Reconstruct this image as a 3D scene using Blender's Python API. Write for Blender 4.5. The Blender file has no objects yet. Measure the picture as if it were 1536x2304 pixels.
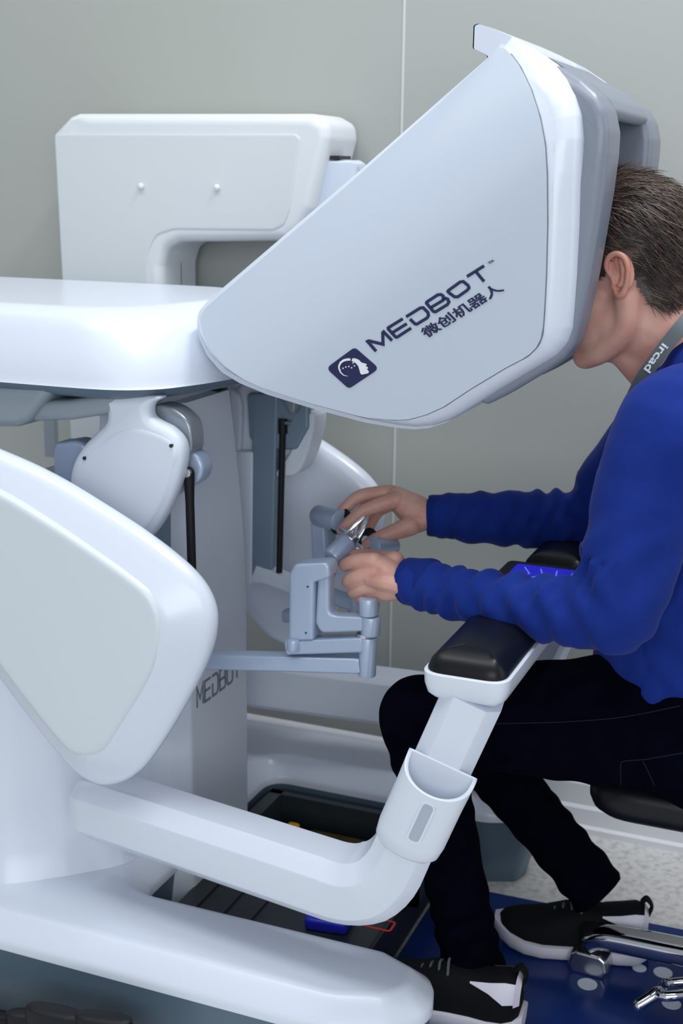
import bpy, bmesh, math, random
import numpy as np
from mathutils import Vector, Matrix
random.seed(7); rng = np.random.default_rng(7)
S = bpy.context.scene
COL = S.collection

# ------------------------------------------------------------------ camera
F_PX, PITCH, YAW, ROLL = 2950.0, math.radians(14.3), math.radians(22), math.radians(0.7)
CAM = np.array([.295, -1.87, 1.27])
fh = np.array([-math.sin(YAW), math.cos(YAW), 0]); RT = np.array([math.cos(YAW), math.sin(YAW), 0])
FW = fh*math.cos(PITCH) + np.array([0, 0, -math.sin(PITCH)]); UP = np.cross(RT, FW)
cr_, sr_ = math.cos(ROLL), math.sin(ROLL)
R2 = RT*cr_ + UP*sr_; U2 = UP*cr_ - RT*sr_
cd = bpy.data.cameras.new('camera'); cam = bpy.data.objects.new('camera', cd); COL.objects.link(cam)
R2, U2 = (RT*cr_ + UP*sr_), (UP*cr_ - RT*sr_)
cam.matrix_world = Matrix(((R2[0], U2[0], -FW[0], CAM[0]), (R2[1], U2[1], -FW[1], CAM[1]), (R2[2], U2[2], -FW[2], CAM[2]), (0, 0, 0, 1)))
cd.sensor_fit = 'VERTICAL'; cd.sensor_height = 36; cd.lens = F_PX/2304*36
cd.clip_start = .05
cd.dof.use_dof = True; cd.dof.focus_distance = 1.68; cd.dof.aperture_fstop = 7.0
S.camera = cam

# ------------------------------------------------------------------ world, lights, exposure
w = bpy.data.worlds.new('hall'); S.world = w; w.use_nodes = True
w.node_tree.nodes['Background'].inputs[0].default_value = (.80, .87, 1.0, 1)
w.node_tree.nodes['Background'].inputs[1].default_value = .50
def area(name, loc, aim, sx, sy, power, col):
    l = bpy.data.lights.new(name, 'AREA'); l.shape = 'RECTANGLE'; l.size = sx; l.size_y = sy; l.energy = power; l.color = col
    o = bpy.data.objects.new(name, l); COL.objects.link(o); o.location = loc
    o.rotation_euler = (Vector(aim)-Vector(loc)).to_track_quat('-Z', 'Y').to_euler()
    return o
area('ceiling_light_a', (-2.2, -.9, 3.6), (-2.0, -.7, 0), 2.4, .9, 9, (.94, 1.0, .95))
area('ceiling_light_b', (.45, .33, 3.2), (.0, .36, 0), 1.6, .3, 58, (.96, .96, 1.0))
area('ceiling_light_c', (-.9, .12, 3.6), (-.9, .12, 0), 1.8, .5, 4, (.94, 1.0, .96))
area('ceiling_light_e', (-.4, -1.1, 3.6), (-.4, -1.0, 0), 2.6, .8, 46, (.95, 1.0, .98))
area('hall_light', (1.2, -4.2, 1.75), (-.5, 0, .7), 3.0, 1.9, 76, (.94, .98, .97))
area('right_fill_light', (2.7, .0, 1.5), (-.5, .1, .75), .95, 2.2, 10, (.98, .97, 1.0))  # unseen fill lamp, added on the right to brighten the occluded parts
S.view_settings.view_transform = 'Standard'; S.view_settings.look = 'None'
S.view_settings.gamma = 1; S.view_settings.exposure = -0.27
try: S.view_settings.use_curve_mapping = False
except Exception: pass

# ------------------------------------------------------------------ measuring helper: sight line of the photograph met with a plane of the place
def at(px, py, y=None, x=None, z=None):
    a = (px-768)/F_PX; b = (1152-py)/F_PX
    d = FW + a*R2 + b*U2
    if y is not None: t = (y-CAM[1])/d[1]
    elif x is not None: t = (x-CAM[0])/d[0]
    else: t = (z-CAM[2])/d[2]
    return Vector(CAM + t*d)
def xz(pts, y): return [(at(a, b, y=y).x, at(a, b, y=y).z) for a, b in pts]
def A3(*l): return [at(a, b, y=y) for a, b, y in l]

# ------------------------------------------------------------------ materials
MATS = {}
def mat(name, col, rough=.4, metal=0, coat=0, spec=.5, bump=None, noise=None, sheen=0, sss=0, emit=None, trans=0, aniso=None):
    m = bpy.data.materials.new(name); m.use_nodes = True; nt = m.node_tree; b = nt.nodes['Principled BSDF']
    c = (*col, 1) if len(col) == 3 else col
    b.inputs['Base Color'].default_value = c; b.inputs['Roughness'].default_value = rough; b.inputs['Metallic'].default_value = metal
    b.inputs['Coat Weight'].default_value = coat; b.inputs['Coat Roughness'].default_value = .15
    b.inputs['Specular IOR Level'].default_value = spec
    if sheen: b.inputs['Sheen Weight'].default_value = sheen; b.inputs['Sheen Roughness'].default_value = .4
    if sss:
        b.inputs['Subsurface Weight'].default_value = sss; b.inputs['Subsurface Radius'].default_value = (.012, .005, .003); b.inputs['Subsurface Scale'].default_value = 1
    if emit: b.inputs['Emission Color'].default_value = (*emit[0], 1); b.inputs['Emission Strength'].default_value = emit[1]
    tc = nt.nodes.new('ShaderNodeTexCoord')
    if noise:   # (scale, second colour, low, high[, stretch])
        n = nt.nodes.new('ShaderNodeTexNoise'); n.inputs['Scale'].default_value = noise[0]; n.inputs['Detail'].default_value = 6
        if len(noise) > 4:
            mp = nt.nodes.new('ShaderNodeMapping'); mp.inputs['Scale'].default_value = noise[4]
            nt.links.new(tc.outputs['Object'], mp.inputs[0]); nt.links.new(mp.outputs[0], n.inputs[0])
        else: nt.links.new(tc.outputs['Object'], n.inputs[0])
        r = nt.nodes.new('ShaderNodeValToRGB'); r.color_ramp.elements[0].position = noise[2]; r.color_ramp.elements[1].position = noise[3]
        r.color_ramp.elements[0].color = c; r.color_ramp.elements[1].color = (*noise[1], 1)
        nt.links.new(n.outputs[0], r.inputs[0]); nt.links.new(r.outputs[0], b.inputs['Base Color'])
    if bump:    # (scale, strength, distance)
        n = nt.nodes.new('ShaderNodeTexNoise'); n.inputs['Scale'].default_value = bump[0]; n.inputs['Detail'].default_value = 4
        nt.links.new(tc.outputs['Object'], n.inputs[0])
        bp = nt.nodes.new('ShaderNodeBump'); bp.inputs['Strength'].default_value = bump[1]; bp.inputs['Distance'].default_value = bump[2]
        nt.links.new(n.outputs[0], bp.inputs['Height']); nt.links.new(bp.outputs[0], b.inputs['Normal'])
    MATS[name] = m; return m
WHITE = mat('white_enamel', (.70, .75, .85), .28, coat=.2)
WHITE2 = mat('white_plastic', (.70, .75, .84), .42)
PANEL = mat('pale_panel', (.66, .72, .77), .38, coat=.15)
CARTW = mat('cart_white', (.72, .75, .78), .4)
GREY = mat('bezel_grey', (.22, .245, .30), .35)
DARKG = mat('slate_grey_skirt', (.10, .15, .20), .35, coat=.1)
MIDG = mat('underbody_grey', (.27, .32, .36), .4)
BLUEG = mat('bluegrey_paint', (.40, .48, .63), .34, metal=.25, coat=.2)
BLUED = mat('bluegrey_dark', (.21, .28, .36), .4, metal=.2)
BLACK = mat('black_rubber', (.006, .007, .009), .5, spec=.3)
LEATHER = mat('black_vinyl', (.004, .005, .007), .36, spec=.3, bump=(260, .05, .0006))
CHROME = mat('chrome', (.72, .72, .74), .08, metal=1)
STEEL = mat('brushed_steel', (.62, .62, .64), .25, metal=1)
NAVY = mat('navy_print', (.008, .012, .075), .4)
GREYPRINT = mat('grey_print', (.17, .19, .23), .45)
SEAM = mat('seam_shadow_gap', (.18, .20, .23), .6)
PRINTW = mat('white_print', (.8, .82, .88), .5)
HOLE = mat('screw_black', (.02, .02, .025), .4)
TRAY = mat('black_tray', (.012, .016, .021), .28, noise=(9, (.028, .033, .04), .4, .7))
BLUEPED = mat('blue_pedal', (.012, .018, .42), .35, bump=(90, .5, .002))
YELLOW = mat('yellow_pedal', (.8, .42, .01), .4)
BROWNREFL = mat('brown_reflection', (.05, .03, .008), .4, noise=(25, (.10, .06, .01), .35, .7))
RED = mat('red_print', (.55, .03, .03), .5)
SCREEN = mat('screen_blue', (.01, .01, .05), .15, emit=((.02, .02, .55), 1.0))
WALLM = mat('wall_paint', (.41, .425, .395), .45, noise=(.7, (.44, .45, .44), .35, .65))
WALLT = mat('wall_seam', (.62, .65, .63), .5)
BASEM = mat('baseboard_white', (.80, .81, .84), .4)
FLOORM = mat('speckled_floor', (.70, .70, .69), .55, noise=(70, (.42, .42, .42), .45, .75))
BLUEF = mat('blue_floor', (.008, .027, .16), .2, spec=.35, noise=(3, (.014, .040, .20), .35, .7))
DISCM = mat('white_floor_dot', (.7, .76, .86), .5)
SKIN = mat('skin', (.60, .295, .24), .5, sss=.12, noise=(28, (.66, .39, .32), .35, .68), bump=(420, .12, .0008))
SKINF = mat('ear_skin', (.60, .27, .21), .48, sss=.15, noise=(40, (.66, .35, .28), .35, .7))
HAIR = mat('hair_brown', (.030, .020, .018), .5, noise=(60, (.075, .048, .038), .4, .7))
HAIR2 = mat('hair_light', (.15, .10, .075), .5)
EYEM = mat('eye_white', (.8, .8, .78), .2)
SWEAT = mat('sweater_blue', (.005, .022, .19), .9, spec=.2, sheen=.05, bump=(900, .12, .0006), noise=(18, (.007, .028, .225), .35, .7))
JEANS = mat('dark_denim', (.0008, .0011, .0045), .95, spec=.03, bump=(700, .3, .0008), noise=(30, (.0013, .0019, .007), .4, .7))
STITCH = mat('denim_stitch', (.012, .017, .032), .9, spec=.1)
SHOEB = mat('shoe_black', (.002, .0035, .005), .8, spec=.2, bump=(600, .3, .001))
SHOEW = mat('shoe_white', (.72, .70, .80), .55)
STRAP = mat('lanyard_grey', (.085, .105, .12), .6, bump=(800, .2, .0005))
COLLAR = mat('sweater_rib', (.005, .020, .17), .9, spec=.2, sheen=.04)

# ------------------------------------------------------------------ mesh helpers
class MB:
    def __init__(self): self.v = []; self.f = []; self.m = []
    def add(self, V, F, mi=0):
        o = len(self.v); self.v += [tuple(p) for p in V]; self.f += [tuple(i+o for i in f) for f in F]; self.m += [mi]*len(F); return self
def link(name, me, mats, parent=None, smooth=35):
    mats = mats if isinstance(mats, (list, tuple)) else [mats]
    for m in mats: me.materials.append(m)
    o = bpy.data.objects.new(name, me); COL.objects.link(o)
    if parent is not None:
        o.parent = parent
        off = Vector((0, 0, 0)); p = parent
        while p is not None: off += p.location; p = p.parent
        o.location = -off
    if smooth is not None:
        me.polygons.foreach_set('use_smooth', [True]*len(me.polygons)); me.set_sharp_from_angle(angle=math.radians(smooth))
    return o
def build(name, mb, mats, parent=None, smooth=35, recalc=True):
    me = bpy.data.meshes.new(name); me.from_pydata(mb.v, [], mb.f)
    me.polygons.foreach_set('material_index', mb.m)
    if recalc:
        bm = bmesh.new(); bm.from_mesh(me); bmesh.ops.recalc_face_normals(bm, faces=bm.faces); bm.to_mesh(me); bm.free()
    me.update()
    return link(name, me, mats, parent, smooth)
def mirror(mb, dx=0, dz=0):
    n = MB(); n.v = [(x+dx, -y, z+dz) for x, y, z in mb.v]; n.f = [tuple(reversed(f)) for f in mb.f]; n.m = list(mb.m); return n
def spline(pts, per=8, closed=True):
    P = [np.array(p, float) for p in pts]; n = len(P); out = []
    rngi = range(n) if closed else range(n-1)
    for i in rngi:
        if closed: a, b, c, d = P[i-1], P[i], P[(i+1) % n], P[(i+2) % n]
        else: a, b, c, d = P[max(i-1, 0)], P[i], P[i+1], P[min(i+2, n-1)]
        for k in range(per):
            t = k/per
            out.append(.5*((2*b)+(c-a)*t+(2*a-5*b+4*c-d)*t*t+(3*b-a-3*c+d)*t**3))
    if not closed: out.append(P[-1])
    return out
def roundpoly(pts, r, seg=6):
    n = len(pts); out = []
    rs = r if isinstance(r, (list, tuple)) else [r]*n
    for i in range(n):
        p = Vector(pts[i]); a = Vector(pts[i-1])-p; b = Vector(pts[(i+1) % n])-p
        la, lb = a.length, b.length; a.normalize(); b.normalize()
        ang = max(.05, math.acos(max(-1, min(1, a.dot(b)))))
        d = min(rs[i]/math.tan(ang/2), la*.49, lb*.49)
        if d < 1e-6: out.append(tuple(p)); continue
        p1 = p+a*d; p2 = p+b*d
        for k in range(seg+1):
            t = k/seg; q = p1*(1-t)**2+p*2*t*(1-t)+p2*t*t; out.append(tuple(q))
    return out
XZ = lambda u, v, w: (u, w, v)
XY = lambda u, v, w: (u, v, w)
YZ = lambda u, v, w: (w, u, v)
def densify(P, W, step):
    Q = []; U = []
    n = len(P)
    for i in range(n):
        a, b = P[i], P[(i+1) % n]; L = np.linalg.norm(b-a)
        if L < 2e-5: continue
        k = max(1, int(math.ceil(L/step)))
        for j in range(k): Q.append(a+(b-a)*j/k); U.append(W[i]+(W[(i+1) % n]-W[i])*j/k)
    return np.array(Q), np.array(U)
def inward(P):
    e = np.roll(P, -1, 0)-P; e /= np.maximum(np.linalg.norm(e, axis=1), 1e-9)[:, None]
    nn = np.stack([-e[:, 1], e[:, 0]], 1); N = nn+np.roll(nn, 1, 0)
    return N/np.maximum(np.linalg.norm(N, axis=1), 1e-6)[:, None]
def puff(pts, layers, frame=XZ, wts=None, mb=None, mi=0):
    """Lofts a closed outline through layers of (depth, inset) and caps both ends. A point stops where it
    meets the outline's middle line and keeps the depth the profile has there, so corners never fold over."""
    mb = mb or MB()
    P = np.array([tuple(p)[:2] for p in pts], float)
    W = np.ones(len(P)) if wts is None else np.array(wts, float)
    area2 = np.sum(P[:, 0]*np.roll(P[:, 1], -1)-np.roll(P[:, 0], -1)*P[:, 1])
    if area2 < 0: P = P[::-1].copy(); W = W[::-1].copy()
    ext = float(max(P.max(0)-P.min(0)))
    P, W = densify(P, W, max(.003, ext/48)); n = len(P); N = inward(P)
    D = P[None, :, :]-P[:, None, :]; dn = np.sum(D*N[:, None, :], 2); q2 = np.sum(D*D, 2)
    T = np.where(dn > 1e-7, q2/(2*np.maximum(dn, 1e-7)), 1e9); np.fill_diagonal(T, 1e9)
    lim = np.maximum(T.min(1)*.97, 0)
    dep = np.array([l[0] for l in layers], float); ins = np.array([l[1] for l in layers], float)
    k0 = int(np.argmin(ins)); V = []; Fc = []
    for k in range(len(layers)):
        t = np.minimum(ins[k]*W, lim) if ins[k] > 0 else ins[k]*W
        d = np.full(n, dep[k])
        if ins[k] > 0:
            e = t/np.maximum(W, 1e-6)
            if k <= k0: d = np.interp(e, ins[:k0+1][::-1], dep[:k0+1][::-1])
            else:
                j = max(k0, len(ins)-1-int(np.argmin(ins[::-1]))); d = np.interp(e, ins[j:], dep[j:])
            d = np.where(t >= ins[k]*W*.9999, dep[k], d)
        Q = P+N*t[:, None]
        V += [frame(q[0], q[1], dd_) for q, dd_ in zip(Q, d)]
    for k in range(len(layers)-1):
        for i in range(n):
            j = (i+1) % n; Fc.append((k*n+i, k*n+j, (k+1)*n+j, (k+1)*n+i))
    Fc.append(tuple(range(n))[::-1]); L = (len(layers)-1)*n; Fc.append(tuple(L+i for i in range(n)))
    return mb.add(V, Fc, mi)
def rounded_layers(d0, d1, r, seg=5, both=True, hold=.002):
    """depth layers from d0 (front) to d1 with a quarter-round of radius r at the ends"""
    s = 1 if d1 > d0 else -1; out = [(d0, r+hold)]
    for k in range(seg+1):
        t = math.pi/2*k/seg; out.append((d0+s*r*(1-math.sin(t)) if False else d0+s*r*(1-math.cos(t)), r*(1-math.sin(t))))
    if both:
        for k in range(seg, -1, -1):
            t = math.pi/2*k/seg; out.append((d1-s*r*(1-math.cos(t)), r*(1-math.sin(t))))
        out.append((d1, r+hold))
    else: out.append((d1, 0))
    return out
def frames(path):
    P = [Vector(p) for p in path]; T = []
    for i in range(len(P)):
        a = P[max(i-1, 0)]; b = P[min(i+1, len(P)-1)]; T.append((b-a).normalized())
    return P, T
def sweep(path, section, up, mb=None, mi=0, scales=None, cap=True):
    """section: list of (a,b), a along side axis, b along up axis"""
    mb = mb or MB(); P, T = frames(path); n = len(section); V = []; Fc = []
    for i, (p, t) in enumerate(zip(P, T)):
        u = Vector(up); u = (u-t*u.dot(t)).normalized(); s = t.cross(u)
        k = scales[i] if scales else (1, 1)
        if not isinstance(k, tuple): k = (k, k)
        V += [p+s*a*k[0]+u*b*k[1] for a, b in section]
    for i in range(len(P)-1):
        for j in range(n): Fc.append((i*n+j, i*n+(j+1) % n, (i+1)*n+(j+1) % n, (i+1)*n+j))
    if cap: Fc.append(tuple(range(n))[::-1]); Fc.append(tuple((len(P)-1)*n+j for j in range(n)))
    return mb.add(V, Fc, mi)
def circ(r, n=14, rb=None): return [(r*math.cos(2*math.pi*k/n), (rb or r)*math.sin(2*math.pi*k/n)) for k in range(n)]
def rrect(w, h, r, seg=4): return roundpoly([(-w/2, -h/2), (w/2, -h/2), (w/2, h/2), (-w/2, h/2)], r, seg)
def tube(path, radii, up=(0, 0, 1), n=16, mb=None, mi=0, per=6, capseg=4, flat_end=1.0):
    """organic tapered limb with rounded ends; radii: r or (side, up)"""
    mb = mb or MB()
    R = [(r, r) if not isinstance(r, tuple) else r for r in radii]
    data = [np.array([*p, *r]) for p, r in zip(path, R)]
    D = spline(data, per, closed=False) if len(data) > 2 else [data[0]*(1-t)+data[1]*t for t in np.linspace(0, 1, per+1)]
    P, T = frames([d[:3] for d in D]); V = []; rings = []
    def ring(p, t, ra, rb):
        u = Vector(up); u = u-t*u.dot(t)
        if u.length < 1e-4: u = Vector((1, 0, 0))-t*t.x
        u.normalize(); s = t.cross(u)
        return [p+s*ra*math.cos(2*math.pi*k/n)+u*rb*math.sin(2*math.pi*k/n) for k in range(n)]
    r0 = min(D[0][3:]); r1 = min(D[-1][3:])
    for k in range(capseg, 0, -1):
        a = math.pi/2*k/(capseg+.35); rings.append(ring(P[0]-T[0]*r0*math.sin(a), T[0], D[0][3]*math.cos(a), D[0][4]*math.cos(a)))
    for p, t, d in zip(P, T, D): rings.append(ring(p, t, d[3], d[4]))
    for k in range(1, capseg+1):
        a = math.pi/2*k/(capseg+.35); rings.append(ring(P[-1]+T[-1]*r1*flat_end*math.sin(a), T[-1], D[-1][3]*math.cos(a), D[-1][4]*math.cos(a)))
    Fc = []
    for i in range(len(rings)-1):
        for j in range(n): Fc.append((i*n+j, i*n+(j+1) % n, (i+1)*n+(j+1) % n, (i+1)*n+j))
    Fc.append(tuple(range(n))[::-1]); L = (len(rings)-1)*n; Fc.append(tuple(L+j for j in range(n)))
    for r in rings: V += r
    return mb.add(V, Fc, mi)
def ball(c, rad, axes=None, mb=None, mi=0, nu=20, nv=12):
    mb = mb or MB(); ax = axes or (Vector((1, 0, 0)), Vector((0, 1, 0)), Vector((0, 0, 1))); c = Vector(c); V = []; Fc = []
    for i in range(nv+1):
        th = math.pi*min(max(i/nv, .004), .996)
        for j in range(nu):
            ph = 2*math.pi*j/nu
            V.append(c+ax[0]*rad[0]*math.sin(th)*math.cos(ph)+ax[1]*rad[1]*math.sin(th)*math.sin(ph)+ax[2]*rad[2]*math.cos(th))
    for i in range(nv):
        for j in range(nu): Fc.append((i*nu+j, (i+1)*nu+j, (i+1)*nu+(j+1) % nu, i*nu+(j+1) % nu))
    Fc.append(tuple(range(nu))); Fc.append(tuple(nv*nu+j for j in range(nu))[::-1])
    return mb.add(V, Fc, mi)
def cyl(a, b, r, r2=None, n=20, mb=None, mi=0, bev=.0):
    a, b = Vector(a), Vector(b); r2 = r if r2 is None else r2; L = (b-a).length; t = (b-a).normalized()
    up = (0, 0, 1) if abs(t.z) < .9 else (1, 0, 0)
    if bev: path = [a, a+t*bev*.3, a+t*bev, b-t*bev, b-t*bev*.3, b]; sc = [r-bev, r-bev*.3, r, r2, r2-bev*.3, r2-bev]
    else: path = [a, b]; sc = [r, r2]
    mb = mb or MB(); V = []; Fc = []
    u = Vector(up); u = (u-t*u.dot(t)).normalized(); s = t.cross(u)
    for p, q in zip(path, sc): V += [p+s*q*math.cos(2*math.pi*k/n)+u*q*math.sin(2*math.pi*k/n) for k in range(n)]
    for i in range(len(path)-1):
        for j in range(n): Fc.append((i*n+j, i*n+(j+1) % n, (i+1)*n+(j+1) % n, (i+1)*n+j))
    Fc.append(tuple(range(n))[::-1]); Fc.append(tuple((len(path)-1)*n+j for j in range(n)))
    return mb.add(V, Fc, mi)
def box(x0, x1, y0, y1, z0, z1, mb=None, mi=0):
    mb = mb or MB()
    return mb.add([(x, y, z) for x in (x0, x1) for y in (y0, y1) for z in (z0, z1)],
                  [(0, 1, 3, 2), (4, 6, 7, 5), (0, 4, 5, 1), (2, 3, 7, 6), (0, 2, 6, 4), (1, 5, 7, 3)], mi)
def fuse(mb, voxel, smooth=6, factor=.5, sub=0):
    """one continuous skin over overlapping limbs"""
    me = bpy.data.meshes.new('tmp'); me.from_pydata(mb.v, [], mb.f); me.update()
    bm = bmesh.new(); bm.from_mesh(me); bmesh.ops.recalc_face_normals(bm, faces=bm.faces); bm.to_mesh(me); bm.free()
    o = bpy.data.objects.new('tmp', me); COL.objects.link(o)
    r = o.modifiers.new('r', 'REMESH'); r.mode = 'VOXEL'; r.voxel_size = voxel
    s = o.modifiers.new('s', 'SMOOTH'); s.factor = factor; s.iterations = smooth
    dg = bpy.context.evaluated_depsgraph_get(); dg.update()
    out = bpy.data.meshes.new_from_object(o.evaluated_get(dg))
    bpy.data.objects.remove(o); bpy.data.meshes.remove(me)
    return out
def coords(me):
    a = np.empty(len(me.vertices)*3); me.vertices.foreach_get('co', a); return a.reshape(-1, 3)
def normals(me):
    a = np.empty(len(me.vertices)*3); me.vertex_normals.foreach_get('vector', a); return a.reshape(-1, 3)
def setco(me, c): me.vertices.foreach_set('co', c.ravel()); me.update()
def thing(name, loc, label, cat, group=None):
    o = bpy.data.objects.new(name, None); COL.objects.link(o); o.location = loc; o.empty_display_size = .05
    o['label'] = label; o['category'] = cat
    if group: o['group'] = group
    return o
def tag(o, label, cat, group=None):
    o['label'] = label; o['category'] = cat
    if group: o['group'] = group
    return o
def struct(o): o['kind'] = 'structure'; return o
def lab(o, t): o['label'] = t; return o
def stroke(pts, wid, to3, mb, thick, mi=0, closed=False):
    """flat raised pen stroke with mitred joints; pts 2-D, to3 maps (u,v,h) to the surface"""
    P = [Vector(p) for p in pts]; n = len(P); L = []; R = []
    for i in range(n):
        if closed: a, b = P[i-1], P[(i+1) % n]
        else: a, b = P[max(i-1, 0)], P[min(i+1, n-1)]
        d1 = (P[i]-a); d2 = (b-P[i])
        if d1.length < 1e-9: d1 = d2
        if d2.length < 1e-9: d2 = d1
        d1.normalize(); d2.normalize(); n1 = Vector((-d1.y, d1.x)); n2 = Vector((-d2.y, d2.x)); m = n1+n2
        m = m.normalized() if m.length > .2 else n1
        k = wid/2/max(.5, m.dot(n1)); L.append(P[i]+m*k); R.append(P[i]-m*k)
    V = []
    for h in (0, thick):
        V += [to3(p.x, p.y, h) for p in L]+[to3(p.x, p.y, h) for p in R]
    Fc = []; N2 = 2*n
    for i in range(n if closed else n-1):
        j = (i+1) % n
        Fc += [(N2+i, N2+j, N2+n+j, N2+n+i), (i, N2+i, N2+j, j)[::-1], (n+i, n+j, N2+n+j, N2+n+i)[::-1]]
    if not closed: Fc += [(0, n, N2+n, N2), (n-1, N2+n-1, N2+2*n-1, 2*n-1)]
    mb.add(V, Fc, mi)
def flat(poly, to3, mb, h, mi=0):
    n = len(poly); V = [to3(p[0], p[1], 0) for p in poly]+[to3(p[0], p[1], h) for p in poly]
    Fc = [tuple(n+i for i in range(n))]+[(i, (i+1) % n, n+(i+1) % n, n+i) for i in range(n)]
    mb.add(V, Fc, mi)

# ================================================================== THE SETTING
WY = .562
struct(build('floor', box(-4, 4, -4, WY+.1, -.06, 0), FLOORM, smooth=None))
wb = struct(build('wall_back', box(-4, 4, WY+.012, WY+.1, 0, 3.2), WALLT, smooth=None))
sx = at(897, 600, y=WY).x
for q in (-2.548, sx, sx+1.302): build('seam_strip', box(q-.0022, q+.0022, WY-.0012, WY+.012, .10, 3.2), WALLT, wb, smooth=None)
for x0, x1 in ((-4, -2.55), (-2.546, sx-.0018), (sx+.0018, sx+1.3), (sx+1.304, 4)):
    build('panel', box(x0, x1, WY, WY+.0125, .10, 3.2), WALLM, wb, smooth=None)
prof = [(WY, .0), (WY-.030, .0), (WY-.030, .012), (WY-.022, .016), (WY-.022, .050), (WY-.016, .056), (WY-.016, .100), (WY-.008, .112), (WY, .118)]
m = MB(); m.add([(x, a, b) for x in (-4, 4) for a, b in prof], [(i, (i+1) % 9, 9+(i+1) % 9, 9+i) for i in range(9)]+[tuple(range(9)), tuple(range(9, 18))])
struct(build('baseboard_back', m, BASEM, smooth=None))
# glossy blue floor covering under the console and stool
bl = at(1100, 2012, z=0); br = at(1536, 2062, z=0)
m = puff(roundpoly([(-.34, -.34), (1.6, -.34), (1.6, br.y+.01), (-.34, bl.y)], .01), [(0.0005, 0), (.003, 0)], XY)
struct(build('floor_covering', m, BLUEF, smooth=None))

# ================================================================== SURGEON CONSOLE
con = thing('surgeon_console', (-.7, 0, 0), 'large white surgeon console with viewing hood, armrests and blue-grey hand controls', 'medical console')
ZT = .182
# ---- base: U in plan
bo_ = [(-.955, -.435), (-.30, -.435), (-.215, -.405), (-.176, -.345), (-.196, -.275), (-.27, -.245), (-.70, -.245),
       (-.70, .245), (-.27, .245), (-.196, .275), (-.176, .345), (-.215, .405), (-.30, .435), (-.955, .435)]
rads = [.05, .10, .06, .06, .05, .06, .045, .045, .06, .05, .06, .06, .10, .05]
out = roundpoly(bo_, rads, 8)
b = build('base', puff(out, [(.136, .0), (.146, .0), (.154, .003), (.178, .030), (.1815, .036), (.182, .042)], XY), WHITE, con, 50)
build('base_skirt', puff(out, [(.0, .03), (.03, .024), (.075, .008), (.1355, .003)], XY), DARKG, b, 40)
# foot tray with pedals
tz = .098
m = MB(); box(-.70, -.345, -.215, .215, .004, tz-.035, m)
tr = build('foot_tray', m, TRAY, con, None)
m = puff(roundpoly([(-.685, -.215), (-.338, -.215), (-.338, -.025), (-.685, -.025)], .015), rounded_layers(tz-.036, tz, .006), XY); build('tray_plate', m, TRAY, tr)
m = MB()
for (x0, x1, y0, y1) in ((-.69, -.33, .04, .055), (-.69, -.33, .215, .23), (-.69, -.665, .04, .23), (-.355, -.33, .04, .23)): box(x0, x1, y0, y1, tz-.036, tz+.03, m)
build('tray_rim', m, mat('tray_rim', (.03, .04, .048), .3), tr, None)
for k in range(3): build('tray_rib', box(-.655+k*.05, -.645+k*.05, -.21, -.03, tz, tz+.004), TRAY, tr, None)
def pedal(name, cx, cy, lx, ly, z0, z1, m_, rot=0):
    c, s = math.cos(rot), math.sin(rot)
    p = roundpoly([(cx+c*a-s*b_, cy+s*a+c*b_) for a, b_ in ((-lx, -ly), (lx, -ly), (lx, ly), (-lx, ly))], .012)
    return build(name, puff(p, rounded_layers(z0, z1, .006), XY), m_, tr)
pb = at(740, 2052, z=tz+.02)
pd = lab(pedal('pedal', pb.x, pb.y+.008, .036, .04, tz, tz+.022, BLUEPED, .15), 'bright blue foot pedal')
lab(pedal('pedal', -.50, .135, .09, .05, tz-.03, tz-.01, BROWNREFL), 'brown plate standing in for a reflection in the far recess')  # brown reflection in the tray, put in as a coloured plate
py_ = at(655, 1842, z=tz+.01); lab(pedal('pedal', py_.x, py_.y+.01, .012, .008, tz-.03, tz-.004, YELLOW), 'yellow foot pedal')
pr = at(870, 2083, z=tz)
m = MB(); f3 = lambda u, v, h: (u, v, tz+h)
stroke(roundpoly([(pr.x-.034, pr.y-.014), (pr.x+.010, pr.y-.014), (pr.x+.010, pr.y+.014), (pr.x-.034, pr.y+.014)], .006), .004, f3, m, .0006, closed=True)
build('red_outline', m, RED, tr, None)
# ---- rear body and centre column
m = puff(roundpoly([(-.95, -.32), (-.90, -.32), (-.83, -.26), (-.77, -.20), (-.77, .20), (-.83, .26), (-.90, .32), (-.95, .32)], [.05, .09, .1, .05, .05, .1, .09, .05]), [(.16, -.04), (.19, -.022), (.23, -.008), (.28, 0), (.80, 0)], XY)
build('rear_body', m, WHITE, con, 50)
def colsec(z):
    h = .103-.058*max(0, (z-.58)/.35)**1.5
    return [(-.80, -.16), (-.735, -.16), (-.705, -.131), (-.68, -.103), (-.68, h), (-.705, h+.028), (-.735, .16), (-.80, .16)]
m = MB(); zs = list(np.linspace(.03, .93, 16)); V = []; Fc = []
for z in zs: V += [(x, y, z+(x+.68)*-.1 if z > .9 else z) for x, y in roundpoly(colsec(z), .012, 3)]
n = len(V)//len(zs)
for i in range(len(zs)-1):
    for j in range(n): Fc.append((i*n+j, i*n+(j+1) % n, (i+1)*n+(j+1) % n, (i+1)*n+j))
Fc += [tuple(range(n))[::-1], tuple((len(zs)-1)*n+j for j in range(n))]
cc = build('center_column', m.add(V, Fc), WHITE2, con, 40)
build('slot', box(-.79, -.6805, .012, .040, .9295, .932), HOLE, cc, None)
m = puff(roundpoly([(-.80, -.17), (-.70, -.14), (-.70, .03), (-.80, .06)], .012), [(.80, 0), (1.0, 0)], XY)
tp = build('telescopic_post', m, WHITE2, con)
for yy, zz in ((-.05, .945), (-.02, .952), (.0, .940)): build('screw', cyl((-.7005, yy, zz), (-.6985, yy, zz), .0035, n=10), GREY, tp)
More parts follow.
